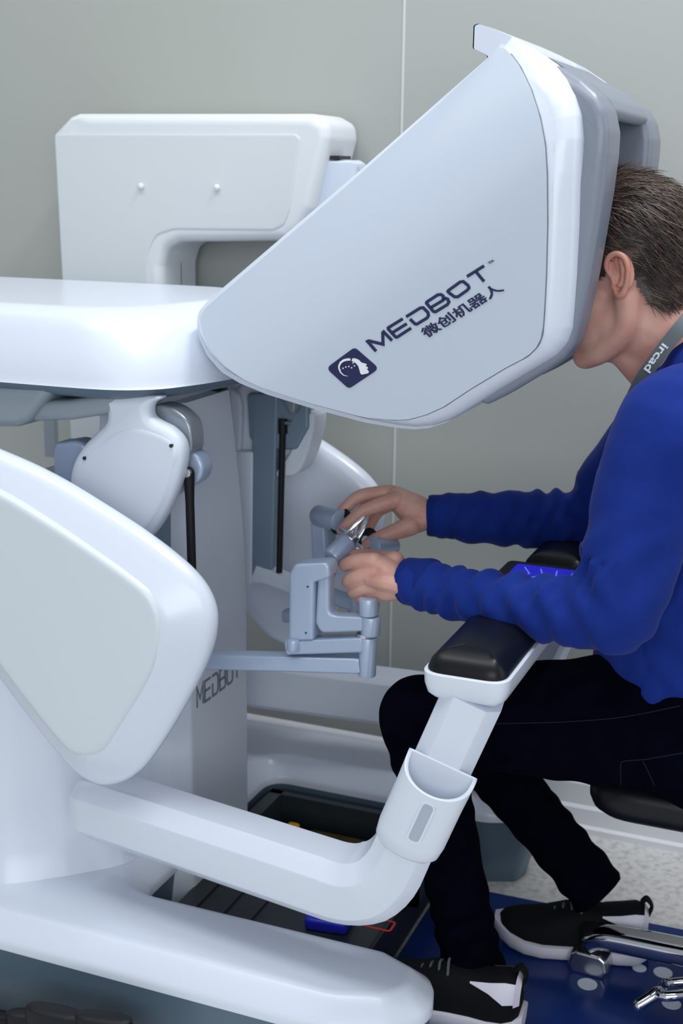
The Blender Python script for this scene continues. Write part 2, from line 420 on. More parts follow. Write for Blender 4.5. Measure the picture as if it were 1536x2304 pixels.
# lettering on the column
GL = {'M': [[(0, 0), (0, 1), (.5, .35), (1, 1), (1, 0)]],
      'E': [[(1, 1), (0, 1), (0, 0), (1, 0)], [(0, .52), (.92, .52)]],
      'D': [[(-.02, 1), (.72, 1), (.95, .86), (1, .7), (1, .3), (.95, .14), (.72, 0), (.03, 0), (.03, .62)]],
      'B': [[(.0, .52), (.86, .52), (.95, .62), (.95, .88), (.82, 1), (0, 1), (0, 0), (.86, 0), (1, .13), (1, .38), (.86, .52)]],
      'O': [[(.2, 0), (.8, 0), (.95, .07), (1, .22), (1, .78), (.95, .93), (.8, 1), (.2, 1), (.05, .93), (0, .78), (0, .22), (.05, .07), (.2, 0)]],
      'T': [[(0, 1), (1, 1)], [(.5, 1), (.5, 0)]]}
m = MB(); t0 = at(443, 1592, x=-.68); t1 = at(542, 1512, x=-.68); tw = (t1.y-t0.y)/6; th = .036
for i, ch in enumerate('MEDBOT'):
    for s_ in GL[ch]: stroke([(t0.y+tw*(i+u*.76), t0.z+v*th) for u, v in s_], .0042, lambda u, v, h: (-.6798+h, u, v), m, .0008)
build('lettering', m, GREYPRINT, cc, None)
# ---- upper housing
def dense2(pts, step):
    P_ = np.array([tuple(p)[:2] for p in pts], float); return [tuple(q) for q in densify(P_, np.ones(len(P_)), step)[0]]
hb = [(-1.25, -.275), (-.685, -.275), (-.640, -.245), (-.605, -.16), (-.575, 0), (-.605, .16), (-.640, .245), (-.685, .275), (-1.25, .275)]
hq = [(-1.25, -.275), (-1.1, -.275), (-.95, -.275), (-.80, -.275), (-.715, -.268), (-.662, -.238), (-.630, -.180), (-.606, -.095), (-.596, 0)]
hq = hq+[(x, -y) for x, y in hq[-2::-1]]
ob = [tuple(p) for p in spline(hq, 6, closed=False)]; ot = [(-1.25+(x+1.25)*.865, y*.76) for x, y in ob]
lay = [(.972, -.05), (.976, -.01), (.985, .0), (1.020, .20), (1.050, .42), (1.064, .56), (1.072, .67), (1.0775, .79), (1.0805, .90), (1.0815, 1.0), (1.0815, 1.08)]
V = []; Fc = []; n = len(ob)
for z_, k_ in lay: V += [(a_[0]+(b_[0]-a_[0])*k_, a_[1]+(b_[1]-a_[1])*k_, z_) for a_, b_ in zip(ob, ot)]
for i_ in range(len(lay)-1):
    for j_ in range(n): Fc.append((i_*n+j_, i_*n+(j_+1) % n, (i_+1)*n+(j_+1) % n, (i_+1)*n+j_))
Fc += [tuple(range(n))[::-1], tuple((len(lay)-1)*n+j_ for j_ in range(n))]
hs = build('housing', MB().add(V, Fc), WHITE, con, 60)
build('housing_skirt', puff(ob, [(.950, .045), (.953, .03), (.960, .012), (.971, .004), (.9725, .006)], XY), DARKG, hs, 40)
m = MB()
yy = -.265
pr_ = [at(a, b, y=yy) for a, b in ((-160, 868), (-160, 962), (38, 962), (62, 948), (85, 915), (105, 890), (128, 874), (150, 866))]
o2 = [(p.x, p.z) for p in pr_]
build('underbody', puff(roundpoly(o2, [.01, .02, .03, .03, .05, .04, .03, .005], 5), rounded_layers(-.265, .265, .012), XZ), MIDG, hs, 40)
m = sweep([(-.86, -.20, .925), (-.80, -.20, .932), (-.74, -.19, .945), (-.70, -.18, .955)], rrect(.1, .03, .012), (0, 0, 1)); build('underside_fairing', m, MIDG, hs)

# ---- viewing hood
HY = .235
outer = [(1066, 110), (1068, 58), (1078, 54), (1105, 62), (1150, 82), (1198, 108), (1238, 140), (1270, 176), (1290, 215), (1301, 255), (1304, 310), (1302, 391), (1299, 508), (1293, 625), (1287, 703), (1283, 742), (1272, 774),
         (1246, 804), (1195, 834), (1110, 885), (1040, 930), (1005, 950), (965, 963), (930, 966), (890, 962), (820, 950), (700, 918), (600, 887), (540, 862), (500, 838), (466, 800), (449, 762), (443, 722), (452, 697), (476, 672), (800, 395), (1103, 128)]
A = at(476, 672, y=-HY+.10); B = at(1103, 128, y=-HY+.10); a2 = np.array([A.x, A.z]); b2 = np.array([B.x, B.z]); dd = (b2-a2)/np.linalg.norm(b2-a2)
def lean(t): return .13*max(0, t-.16)+.10*max(0, 1-max(t, 0)/.21)**2
def lean_at(p): return lean(float((np.array([p.x, p.z])-a2)@np.array([dd[1], -dd[0]])))
def xzl(pts, y):
    out_ = []
    for a_, b_ in pts:
        p = at(a_, b_, y=y)
        for _ in range(4): p = at(a_, b_, y=y+lean_at(p))
        out_.append((p.x, p.z))
    return out_
osm = roundpoly(xzl(outer, -HY+.006), [.003, .003, .006]+[.03]*30+[.02, .02, 0, .004], 4)
def lean_mb(mb, inner=.135):
    dn_ = np.array([dd[1], -dd[0]])
    for i, v in enumerate(mb.v):
        t = float((np.array([v[0], v[2]])-a2)@dn_); sg = -1 if v[1] < 0 else 1
        k = max(0, min(1, 1-lean(t)/.1)); mb.v[i] = (v[0], sg*(inner+(abs(v[1])-inner)*k), v[2])
    return mb
hood = build('hood', lean_mb(puff(osm, [(-HY, .030), (-HY+.002, .022), (-HY+.008, .010), (-HY+.022, .002), (-HY+.04, 0), (-.135, 0)], XZ)), WHITE, con, 50)
seam = [(1105, 130), (1128, 102), (1150, 122), (1172, 152), (1196, 203), (1215, 262), (1227, 325), (1231, 390), (1232, 500), (1229, 620), (1225, 700), (1221, 752), (1212, 777), (1188, 801), (1140, 826), (1060, 874), (1000, 914), (960, 932), (920, 943), (888, 944),
        (820, 938), (700, 906), (600, 874), (550, 852), (510, 824), (478, 788), (458, 745), (453, 715), (462, 695), (482, 677), (800, 403)]
side = roundpoly(xzl(seam, -HY), [.0, .01]+[.03]*27+[.01, 0], 4)
build('hood_half', mirror(lean_mb(puff(osm, [(-HY, .030), (-HY+.002, .022), (-HY+.008, .010), (-HY+.022, .002), (-HY+.04, 0), (-.135, 0)], XZ))), WHITE, hood, 50)
# middle of the hood: cut back on the surgeon's side so the face has room
midpx = [(1066, 110), (1068, 58), (1078, 54), (1105, 62), (1150, 82), (1198, 108), (1190, 300), (1150, 500), (1120, 700), (1100, 840), (1040, 930), (1005, 950), (965, 963), (930, 966), (890, 962), (820, 950), (700, 918), (600, 887), (540, 862), (500, 838), (466, 800), (449, 762), (443, 722), (452, 697), (476, 672), (800, 395), (1103, 128)]
build('hood_middle', puff(roundpoly(xz(midpx, -HY+.10), [.003, .003, .006]+[.02]*23+[.004], 4), [(-.136, 0), (.136, 0)], XZ), WHITE, hood, 50)
rf = [(1195, 112), (1240, 142), (1300, 178), (1342, 212), (1360, 243), (1340, 262), (1290, 250), (1190, 240)]
build('viewer_roof', puff(roundpoly(xz(rf, -.20), [.004, .01, .02, .03, .01, .01, .03, .01], 4), [(-.125, 0), (.125, 0)], XZ), GREY, hood, 40)
def cover(sgn):
    S2 = np.array([tuple(p)[:2] for p in side]); dn_ = np.array([dd[1], -dd[0]])     # along the slope, and below it
    q = np.stack([(S2-a2)@dd, (S2-a2)@dn_], 1); n = len(q)
    s0, s1 = q[:, 0].min()+.0004, q[:, 0].max()-.0004; cols = []
    for k in range(73):
        sv = s0+(s1-s0)*(.5-.5*math.cos(math.pi*k/72)); ts = []
        for i in range(n):
            (x0, y0), (x1, y1) = q[i], q[(i+1) % n]
            if (x0-sv)*(x1-sv) <= 0 and abs(x1-x0) > 1e-9: ts.append(y0+(y1-y0)*(sv-x0)/(x1-x0))
        cols.append((sv, min(ts), max(ts)))
    V = []; Fc = []; NT = 26
    for sv, lo, hi in cols:
        for j in range(NT+3):
            if j == 0: t, off = lo, -.03
            elif j == NT+2: t, off = hi, -.03
            else: u = (j-1)/NT; t = lo+(hi-lo)*u**1.5; off = .0046
            dep = HY-lean(t)
            p = a2+dd*sv+dn_*t; V.append((p[0], sgn*(dep+off), p[1]))
    M_ = NT+3
    for i in range(72):
        for j in range(M_-1): Fc.append((i*M_+j, i*M_+j+1, (i+1)*M_+j+1, (i+1)*M_+j))
    Fc += [tuple(range(M_)), tuple(72*M_+j for j in range(M_))]
    return MB().add(V, Fc)
HOODSHADE = mat('shaded_hood_white', (.53, .59, .69), .3, coat=.2)  # hood white, darkened and blued in its colour to stand in for shade
sc = build('side_cover', cover(-1), HOODSHADE, hood, 40); build('side_cover', cover(1), HOODSHADE, hood, 40)
m = MB(); zline = [Vector((p[0], -HY-.0012+lean(float((np.array([p[0], p[1]])-a2)@np.array([dd[1], -dd[0]]))), p[1])) for p in side[8:-8]]
sweep(zline, circ(.0011, 6), (0, 1, 0), m); build('seam', m, SEAM, hood)
# grey viewer bezel: two cheeks and a recessed face
bez = [(1225, 150), (1240, 142), (1300, 178), (1342, 212), (1362, 245), (1371, 295), (1368, 345), (1357, 430), (1340, 530), (1320, 640), (1300, 730), (1286, 780), (1262, 812), (1225, 838), (1130, 895), (1085, 917), (1060, 900), (1150, 820), (1220, 500)]
bo = roundpoly(xz(bez, -.20), [.005, .005, .02, .03, .03, .03, .03, .04, .05, .05, .03, .03, .03, .03, .02, .01, .01, .01, .02], 4)
for s_ in (-1, 1):
    build('viewer_cheek', lean_mb(puff(bo, [(s_*q, i_) for q, i_ in rounded_layers(.210, .118, .012)], XZ), .118), GREY, hood, 40)
# far lip strip that shows past the head
# ---- print on the hood
def hp(cx, cy): return 680+.32552*cx, 550+.32558*cy
YF = -HY-.0052
def hood3(u, v, h):
    p = at(*hp(u, v), y=YF+.0004)
    for _ in range(3): p = at(*hp(u, v), y=YF+.0004+lean_at(p))
    return (p.x, p.y-h, p.z)
m = MB()
def st(pts, wid=21, closed=False): stroke(pts, wid, hood3, m, .0007, closed=closed)
st([(510, 738), (451, 670), (459, 666), (558, 690), (556, 610), (562, 604), (620, 664)])
st([(694, 514), (594, 576), (594, 584), (645, 640), (655, 641), (752, 578)]); st([(622, 610), (722, 548)])
st([(718, 500), (815, 439), (835, 437), (868, 470), (872, 492), (862, 508), (792, 551), (779, 549), (744, 516)])
st([(889, 436), (968, 389), (976, 372), (972, 355), (957, 346), (935, 349), (860, 398), (858, 406), (906, 463), (920, 466), (1002, 416), (1013, 398), (1005, 378), (990, 372), (972, 385)])
st([(1010, 318), (1090, 260), (1112, 256), (1146, 284), (1152, 300), (1140, 316), (1075, 362), (1052, 362), (1016, 336), (1006, 325)], closed=True)
st([(1138, 222), (1256, 148)]); st([(1198, 186), (1256, 256)])
for p in ([(1281, 128), (1299, 116)], [(1290, 122), (1299, 134)], [(1309, 128), (1301, 115), (1315, 118), (1312, 107), (1325, 117)]): st(p, 3.2)
build('lettering', m, NAVY, hood, None)
m = MB(); flat(roundpoly([(165, 855), (362, 710), (532, 858), (322, 998)], 34, 8), hood3, m, .0006)
em = build('emblem', m, NAVY, hood, None)
m = MB()
def em3(u, v, h): p = hood3(u, v, 0); return (p[0], p[1]-.0006-h, p[2])
pth = [(315, 911), (285, 905), (262, 885), (250, 858), (250, 835), (262, 810), (285, 793), (310, 787), (334, 787)]
wd = [2, 5, 8, 10, 12, 14, 16, 16, 15]
Lx = []; Rx = []
for i, p in enumerate(pth):
    a_ = Vector(pth[max(i-1, 0)]); c_ = Vector(pth[min(i+1, len(pth)-1)]); d_ = (c_-a_).normalized(); n_ = Vector((-d_.y, d_.x))
    Lx.append(tuple(Vector(p))); Rx.append(tuple(Vector(p)+n_*wd[i]))
flat(Lx+Rx[::-1], em3, m, .0006)
flat([(348, 786), (372, 788), (395, 799), (408, 815), (440, 824), (448, 830), (438, 838), (452, 847), (456, 856), (447, 859), (453, 868), (462, 878), (456, 890), (440, 893), (415, 899), (403, 892), (398, 872), (388, 840), (372, 820), (342, 804)], em3, m, .0006)
for a_, b_ in ((263, 868), (283, 855), (302, 847), (323, 843), (342, 852), (352, 818), (362, 838)):
    flat([(a_+5*math.cos(k*math.pi/4), b_+5*math.sin(k*math.pi/4)) for k in range(8)], em3, m, .0006)
build('emblem_head', m, PRINTW, em, None)
def text_mesh(s, size, bold=0):
    cu = bpy.data.curves.new('t', 'FONT'); cu.body = s; cu.size = size; cu.extrude = .0004; cu.offset = bold; cu.resolution_u = 3
    o = bpy.data.objects.new('t', cu); COL.objects.link(o); dg = bpy.context.evaluated_depsgraph_get(); dg.update()
    me = bpy.data.meshes.new_from_object(o.evaluated_get(dg)); bpy.data.objects.remove(o); return me
def text_on(name, s, o3, u3, v3, nrm, bold, mt, parent):
    """fits the text into the parallelogram o3, o3+u3, o3+v3"""
    me = text_mesh(s, 1, bold); c = coords(me); lo = c.min(0); hi = c.max(0)
    q = (c-lo)/np.maximum(hi-lo, 1e-6)
    P = np.array(o3)+q[:, :1]*np.array(u3)+q[:, 1:2]*np.array(v3)+(q[:, 2:3])*np.array(nrm)*.0008
    setco(me, P); return link(name, me, mt, parent, None)
o3 = at(*hp(862, 652), y=YF); u3 = at(*hp(1398, 310), y=YF)-o3; v3 = at(*hp(812, 603), y=YF)-o3
o3 = Vector(hood3(866, 652, 0)); u3 = Vector(hood3(1402, 318, 0))-o3; v3 = Vector(hood3(806, 592, 0))-o3
text_on('lettering', '微创机器人', o3, u3, v3, (0, -1, 0), .02, NAVY, hood)

# ---- side shells
sh = [(-330, 1150), (-300, 1060), (-200, 1000), (-100, 995), (0, 1030), (100, 1077), (200, 1137), (300, 1202), (385, 1267), (436, 1320), (462, 1370), (468, 1420), (455, 1482), (424, 1552), (380, 1632), (335, 1702), (296, 1748), (258, 1772), (215, 1779), (176, 1764), (140, 1733), (90, 1674), (40, 1610), (0, 1557), (-120, 1400), (-250, 1270)]
so = [tuple(p) for p in spline(xz(sh, -.36), 5)]
mb_ = puff(so, [(-.3785, .066), (-.378, .060), (-.374, .050), (-.354, .014), (-.349, .006), (-.340, .0), (-.330, .0), (-.318, .006), (-.312, .02), (-.312, .04)], XZ)
shp = [(0, 1112), (100, 1172), (200, 1238), (290, 1302), (338, 1346), (358, 1400), (354, 1450), (337, 1510), (302, 1575), (264, 1635), (238, 1676), (216, 1693), (190, 1698), (165, 1692), (140, 1672), (90, 1612), (40, 1548), (0, 1494), (-110, 1350), (-190, 1240), (-200, 1140), (-150, 1080), (-70, 1082)]
pn = puff([tuple(p) for p in spline(xz(shp, -.378), 5)], [(-.370, -.004), (-.3775, -.002), (-.3805, .002), (-.3812, .006), (-.3813, .012)], XZ)
for k, q in enumerate((mb_, mirror(mb_))):
    sh_o = build('side_shell', q, WHITE, con, 60)
    build('shell_panel', pn if k == 0 else mirror(pn), PANEL, sh_o, 60)
# ---- bottle-neck covers
nk = [(222, 893), (236, 912), (241, 932), (236, 954), (212, 978), (184, 1008), (164, 1045), (157, 1085), (166, 1120), (200, 1155), (250, 1190), (300, 1212), (326, 1214), (352, 1186), (382, 1132), (402, 1075), (411, 1025), (404, 992), (380, 966), (350, 950), (336, 938), (333, 922), (338, 908), (352, 893)]
no = [tuple(p) for p in spline(xz(nk, -.235), 5)]
mbn = puff(no, [(-.240, .013), (-.2395, .010), (-.236, .003), (-.231, 0), (-.214, 0), (-.208, .004), (-.205, .012)], XZ)
nkp = [(232, 1000), (200, 1025), (178, 1060), (172, 1095), (200, 1140), (260, 1180), (315, 1198), (350, 1160), (375, 1110), (392, 1050), (398, 1020), (385, 992), (345, 972), (300, 964), (262, 975)]
mpn = puff([tuple(p) for p in spline(xz(nkp, -.235), 5)], [(-.239, -.002), (-.2405, .0), (-.2415, .002), (-.2417, .006)], XZ)
for k in (0, 1):
    q = build('neck_cover', mbn if k == 0 else mirror(mbn), WHITE2, con, 50)
    build('neck_panel', mpn if k == 0 else mirror(mpn), WHITE2, q, 40)
    for a_, b_ in ((190, 1031), (385, 1003)):
        p = at(a_, b_, y=-.242); c_ = cyl((p.x, -.2435, p.z), (p.x, -.239, p.z), .0028, n=12)
        build('screw', c_ if k == 0 else mirror(c_), HOLE, q)
# grey hinge brackets, gas struts and blue uprights
hk = [(338, 925), (352, 910), (385, 915), (415, 935), (432, 962), (435, 1010), (420, 1020), (400, 985), (370, 962), (342, 948)]
mh = puff([tuple(p) for p in spline(xz(hk, -.20), 4)], rounded_layers(-.205, -.165, .005), XZ)
lk = [(390, 1005), (420, 1010), (448, 1025), (460, 1050), (455, 1075), (440, 1090), (400, 1112), (375, 1122), (340, 1090), (350, 1020)]
ml = puff([tuple(p) for p in spline(xz(lk, -.19), 4)], rounded_layers(-.196, -.16, .006), XZ)
lk2 = [(130, 1000), (150, 992), (180, 990), (200, 1010), (190, 1090), (140, 1095), (128, 1060)]
ml2 = puff([tuple(p) for p in spline(xz(lk2, -.19), 4)], rounded_layers(-.20, -.16, .006), XZ)
upb = puff(roundpoly(xz([(322, 1130), (364, 1130), (366, 1420), (322, 1420)], -.18), .004), rounded_layers(-.195, -.15, .004), XZ)
s0 = at(425, 1063, y=-.205); s1 = at(437, 1460, y=-.205)
mst = MB(); cyl(s0, s0+(s1-s0)*.18, .0085, .0066, 14, mst); cyl(s0+(s1-s0)*.18, s1, .0068, n=14, mb=mst); ball(s0, (.0085, .005, .0085), mb=mst)
mbo = cyl((s0.x, -.2135, s0.z), (s0.x, -.204, s0.z), .0066, n=18, bev=.0012); mbi = cyl((s0.x, -.2142, s0.z), (s0.x, -.2130, s0.z), .0032, n=6)
for k in (0, 1):
    g = (lambda q: q) if k == 0 else mirror
    build('hinge_bracket', g(mh), mat('hinge_grey', (.30, .33, .37), .25, metal=.5) if k == 0 else MATS['hinge_grey'], con, 40)
    if k: continue
    build('link_bracket', g(ml), BLUEG, con, 40); build('link_bracket', g(ml2), BLUEG, con, 40); build('upright_bar', g(upb), BLUED, con, 40)
    s_ = build('gas_strut', g(mst), BLACK, con, 40); bb = build('bolt', g(mbo), STEEL, s_, 40)
# far inner fittings seen past the column
fu = MB(); p = [at(a, b, y=.215) for a, b in ((583, 880), (640, 880), (628, 1270), (578, 1290))]
puff(roundpoly([(q.x, q.z) for q in p], .004), rounded_layers(.186, .2035, .004), XZ, mb=fu); build('upright_bar', fu, BLUED, con, 40)
fu = MB(); p = [at(a, b, y=.20) for a, b in ((560, 880), (700, 900), (700, 960), (672, 1010), (600, 1010), (566, 985))]
puff(roundpoly([(q.x, q.z) for q in p], .012), rounded_layers(.188, .2045, .006), XZ, mb=fu); lab(build('link_bracket', fu, BLUED, con, 40), 'dark blue-grey bracket')
a_, b_ = at(636, 950, y=.185), at(628, 1288, y=.185); fs = cyl(a_, b_, .0058, n=14); cyl(a_+Vector((0, 0, .006)), a_-Vector((0, 0, .02)), .0085, mb=fs, n=14); sss = build('gas_strut', fs, BLACK, con, 40)
build('bolt', cyl(a_+Vector((.0, -.002, 0)), a_+Vector((.018, -.002, 0)), .004, n=10), STEEL, sss)
fu = puff(roundpoly(xz([(566, 1300), (578, 1270), (600, 1278), (660, 1305), (656, 1335), (590, 1310), (570, 1312)], .19), .004), rounded_layers(.185, .215, .003), XZ); build('cross_link', fu, WHITE2, con, 40)
fu = puff(roundpoly(xz([(540, 1010), (583, 1010), (580, 1308), (562, 1310), (542, 1250)], .21), .006), rounded_layers(.184, .2025, .004), XZ); build('upright_cover', fu, WHITE2, con, 40)
for (pts) in ([(500, 862), (560, 880), (566, 960), (556, 1040), (530, 1072), (520, 1068), (545, 1000), (540, 920)], [(700, 925), (728, 930), (716, 1000), (690, 1055), (648, 1062), (640, 1056), (672, 1010), (692, 960)]):
    build('rear_cover_edge', puff([tuple(p) for p in spline(xz(pts, .235), 4)], rounded_layers(.1925, .2515, .005), XZ), WHITE2, con, 40)

# ---- armrest arms, bar, pads, screen, cup holder
def oct_(w, h, c, k=.004): return roundpoly([(-w/2, -h/2+c*.5), (-w/2+c*.5, -h/2), (w/2-c, -h/2), (w/2, -h/2+c), (w/2, h/2-c), (w/2-c, h/2), (-w/2+c*.5, h/2), (-w/2, h/2-c*.5)], k, 3)
# path in the arm's own slightly splayed plane
p0 = at(150, 1800, y=-.285); p0 = Vector((p0.x+.03, -.285, .325)); pe = Vector((-.253, -.355, .314)); pt = Vector((-.128, -.365, .640))
dA = (pe-p0).normalized(); dB = (pt-pe).normalized(); rr = .080
path = [p0, p0+dA*.006, p0+dA*.016, p0+dA*.03]+[p0.lerp(pe-dA*rr, t) for t in (.3, .6, .9)]
for k in range(11):
    t = k/10; path.append((pe-dA*rr)*(1-t)**2+pe*2*t*(1-t)+(pe+dB*rr)*t*t)
path += [(pe+dB*rr).lerp(pt, t) for t in (.25, .5, .75, 1)]
def arm_mesh():
    mb = MB(); sec = oct_(.088, .096, .022); P, T = frames(path); V = []; Fc = []; n = len(sec)
    for i, (p, t) in enumerate(zip(P, T)):
        side_ = Vector((.16, -1, 0)); side_ = (side_-t*side_.dot(t)).normalized(); u = side_.cross(t)
        u = u if u.z > 0 or u.x < 0 else -u
        k = (.62, .84, .96)[i] if i < 3 else 1
        if i > 12: k = 1-.19*min(1, (i-12)/6)
        V += [p+side_*a*k+u*b*k for a, b in sec]
    for i in range(len(P)-1):
        for j in range(n): Fc.append((i*n+j, i*n+(j+1) % n, (i+1)*n+(j+1) % n, (i+1)*n+j))
    Fc += [tuple(range(n))[::-1], tuple((len(P)-1)*n+j for j in range(n))]
    return mb.add(V, Fc)
am = arm_mesh()
arm1 = build('armrest_arm', am, WHITE, con, 28); arm2 = build('armrest_arm', mirror(am), WHITE, con, 28)
# bar across
ZP = .655
bar = roundpoly([(-.190, -.405), (-.078, -.405), (-.078, .405), (-.190, .405)], .028, 8)
ab = build('armrest_bar', puff(bar, [(ZP-.022, .022), (ZP-.019, .014), (ZP-.012, .005), (ZP, .001), (ZP+.016, 0), (ZP+.017, .003)], XY), WHITE, con, 40)
def padm(y0, y1):
    o_ = roundpoly([(-.188, y0), (-.080, y0), (-.080, y1), (-.188, y1)], .028, 8)
    return puff(o_, [(ZP+.012, .003), (ZP+.020, .002), (ZP+.030, .006), (ZP+.039, .014), (ZP+.044, .026), (ZP+.046, .040), (ZP+.0462, .048)], XY)
build('armrest_pad', padm(-.402, -.10), LEATHER, ab, 60); build('armrest_pad', padm(.075, .402), LEATHER, ab, 60)
scr = roundpoly([(-.200, -.075), (-.072, -.075), (-.072, .055), (-.200, .055)], .014)
so_ = build('touchscreen', puff(scr, rounded_layers(ZP+.012, ZP+.040, .005), XY), BLACK, ab, 40)
def screen_patch():
    return puff(roundpoly([(-.180, -.055), (-.085, -.055), (-.085, .035), (-.180, .035)], .006), [(ZP+.0395, 0), (ZP+.0408, 0)], XY)
ab2 = so_
lab(build('armrest_frame_edge', puff(roundpoly([(-.204, -.079), (-.068, -.079), (-.068, .059), (-.204, .059)], .016), [(ZP+.010, 0), (ZP+.03, 0)], XY), BLACK, ab), 'black surround of the touchscreen')
pm = screen_patch(); o_ = build('screen_face', pm, SCREEN, ab, None)
m = MB()
for k in range(4): stroke([(-.172+.02*k, -.04), (-.150+.02*k, -.01), (-.165+.025*k, .02)], .002, lambda u, v, h: (u, v, ZP+.0408+h), m, .0003)
build('screen_lines', m, mat('screen_light', (.1, .15, .6), .3, emit=((.15, .25, .9), .8)), ab, None)
# cup holder hung on the near upright
dU = dB; sN = Vector((.16, -1, 0)); sN = (sN-dU*sN.dot(dU)).normalized(); sX = dU.cross(sN); sX = sX if sX.x > 0 else -sX
c0 = at(955, 1885, y=-.415); c1 = at(1005, 1690, y=-.415)
base_pt = pe+dB*.157; 
def ch3(a, b, h): return base_pt+sX*a+sN*b+dU*h
m = MB(); W2 = .046; prof = []
def cup_ring(h, ins, drop=0):
    pts = []
    for k in range(25):
        t = math.pi*k/24
        a = -math.cos(t)*(W2-ins); b = .044+max(0, math.sin(t))**.75*(.036-ins)
        hh = h-drop*max(0, math.sin(t))**.8
        pts.append(ch3(a, b, hh))
    pts = [ch3(-(W2-ins), .036+ins*.7, h)]+pts+[ch3(W2-ins, .036+ins*.7, h)]
    return pts
rings = [cup_ring(-.035, .022), cup_ring(-.032, .010), cup_ring(-.022, .002), cup_ring(-.005, 0), cup_ring(.055, 0), cup_ring(.100, -.001, .025), cup_ring(.1015, .001, .025), cup_ring(.100, .004, .025), cup_ring(.055, .005), cup_ring(.0, .006)]
n = len(rings[0]); V = [q for r in rings for q in r]; Fc = []
for i in range(len(rings)-1):
    for j in range(n): Fc.append((i*n+j, i*n+(j+1) % n, (i+1)*n+(j+1) % n, (i+1)*n+j))
Fc += [tuple(range(n))[::-1], tuple((len(rings)-1)*n+j for j in range(n))]
cup = lab(build('cup_holder', m.add(V, Fc), WHITE2, con, 40), 'white clip-on holder with a slot')
m = MB(); sp = roundpoly([(-.0085, .004), (.0085, .004), (.0085, .066), (-.0085, .066)], .008, 6)
def sl3(u, v, h): return ch3(u+.004, .0798+h, v)
flat(sp, sl3, m, .0006); build('slot', m, mat('slot_grey', (.42, .46, .55), .5), cup, None)
m = MB(); stroke(sp, .003, sl3, m, .0016, closed=True); build('slot_edge', m, WHITE2, cup, 30)

# ---- hand controls (master arms)
def link_box(name, a, b, w, h, mt, up=(0, 0, 1), r=.005, par=con): return build(name, sweep([a, Vector(a).lerp(Vector(b), .02), Vector(a).lerp(Vector(b), .98), b], rrect(w, h, r, 4), up, scales=[.9, 1, 1, .9]), mt, par, 30)
Y0 = -.16
def P(a, b, y=Y0): return at(a, b, y=y)
link_box('forearm_link', P(440, 1483), P(815, 1493), .030, .024, BLUEG, r=.004)
build('pivot_joint', cyl(P(825, 1520), P(828, 1432), .0135, n=24, bev=.002), BLUEG, con, 30)
link_box('upper_link', P(650, 1452), P(822, 1446), .030, .022, BLUEG, r=.004)
build('link_knuckle', cyl(P(660, 1438, Y0-.015), P(660, 1464, Y0-.015), .010, n=20, bev=.002), BLUEG, con, 30)
o_ = roundpoly(xz([(652, 1290), (664, 1268), (742, 1264), (744, 1300), (708, 1310), (706, 1440), (650, 1442)], Y0-.012), [.012, .012, .012, .008, .004, .004, .006], 5)
po = build('post_link', puff(o_, rounded_layers(Y0-.016, Y0+.020, .005), XZ), BLUEG, con, 40)
for a_, b_ in ((692, 1320), (688, 1424)): q = P(a_, b_, Y0-.0162); build('screw', cyl(q, q+Vector((0, -.0006, 0)), .0016, n=8), HOLE, po)
o_ = roundpoly(xz([(716, 1292), (742, 1292), (742, 1384), (822, 1388), (822, 1420), (722, 1424), (710, 1400)], Y0-.006), [.005, .005, .012, .003, .003, .014, .01], 5)
build('elbow_link', puff(o_, rounded_layers(Y0-.010, Y0+.016, .005), XZ), BLUEG, con, 40)
build('pivot_joint', cyl(P(833, 1428), P(835, 1386), .0145, n=24, bev=.002), BLUEG, con, 30)
build('pivot_joint', cyl(P(830, 1384), P(828, 1345), .0140, n=24, bev=.002), BLUEG, con, 30)
build('pivot_joint', cyl(P(820, 1432), P(820, 1424), .012, n=24), STEEL, con, 30)
# near wrist grip (held)
w0, w1 = P(745, 1258, -.10), P(795, 1205, -.06)
g = build('wrist_motor', cyl(w0, w0.lerp(w1, .75), .0165, n=24, bev=.003), BLUEG, con, 30)
build('collar', cyl(w0.lerp(w1, .74), w0.lerp(w1, .92), .0155, .013, n=24, bev=.001), STEEL, g, 30)
gr = build('finger_grip', cyl(w0.lerp(w1, .9), at(800, 1185, y=-.03), .006, .004, n=14), CHROME, con, 30)
for a_, b_, c_, d_ in ((775, 1205, 818, 1162), (800, 1220, 824, 1172)):
    build('grip_lever', sweep([at(a_, b_, y=-.045), at((a_+c_)/2+4, (b_+d_)/2-4, y=-.04), at(c_, d_, y=-.03)], rrect(.006, .004, .0015), (0, 1, 0)), CHROME, gr, 30)
build('grip_hub', cyl(at(790, 1225, y=-.05), at(812, 1243, y=-.05), .009, n=16, bev=.002), STEEL, gr, 30)
# far control arm
YFM = .15
def Q(a, b, y=YFM): return at(a, b, y=y)
build('wrist_motor', cyl(Q(716, 1160, YFM), Q(768, 1172, YFM-.05), .019, n=24, bev=.003), BLUEG, con, 30)
link_box('post_link', Q(720, 1175), Q(724, 1295), .022, .028, BLUEG, up=(1, 0, 0))
link_box('post_link', Q(742, 1185, YFM+.02), Q(742, 1295, YFM+.02), .02, .018, BLUED, up=(1, 0, 0))
link_box('upper_link', Q(735, 1338), Q(848, 1372), .026, .024, BLUEG); link_box('forearm_link', Q(640, 1384), Q(850, 1404), .026, .022, BLUEG)
build('pivot_joint', cyl(Q(800, 1390), Q(800, 1320), .014, n=24, bev=.002), BLUEG, con, 30)
build('wrist_motor', cyl(Q(838, 1232, .06), Q(892, 1228, .10), .018, .012, n=24, bev=.003), BLUEG, con, 30)
g = link_box('finger_grip', Q(765, 1190, .05), Q(800, 1215, .04), .012, .008, STEEL)

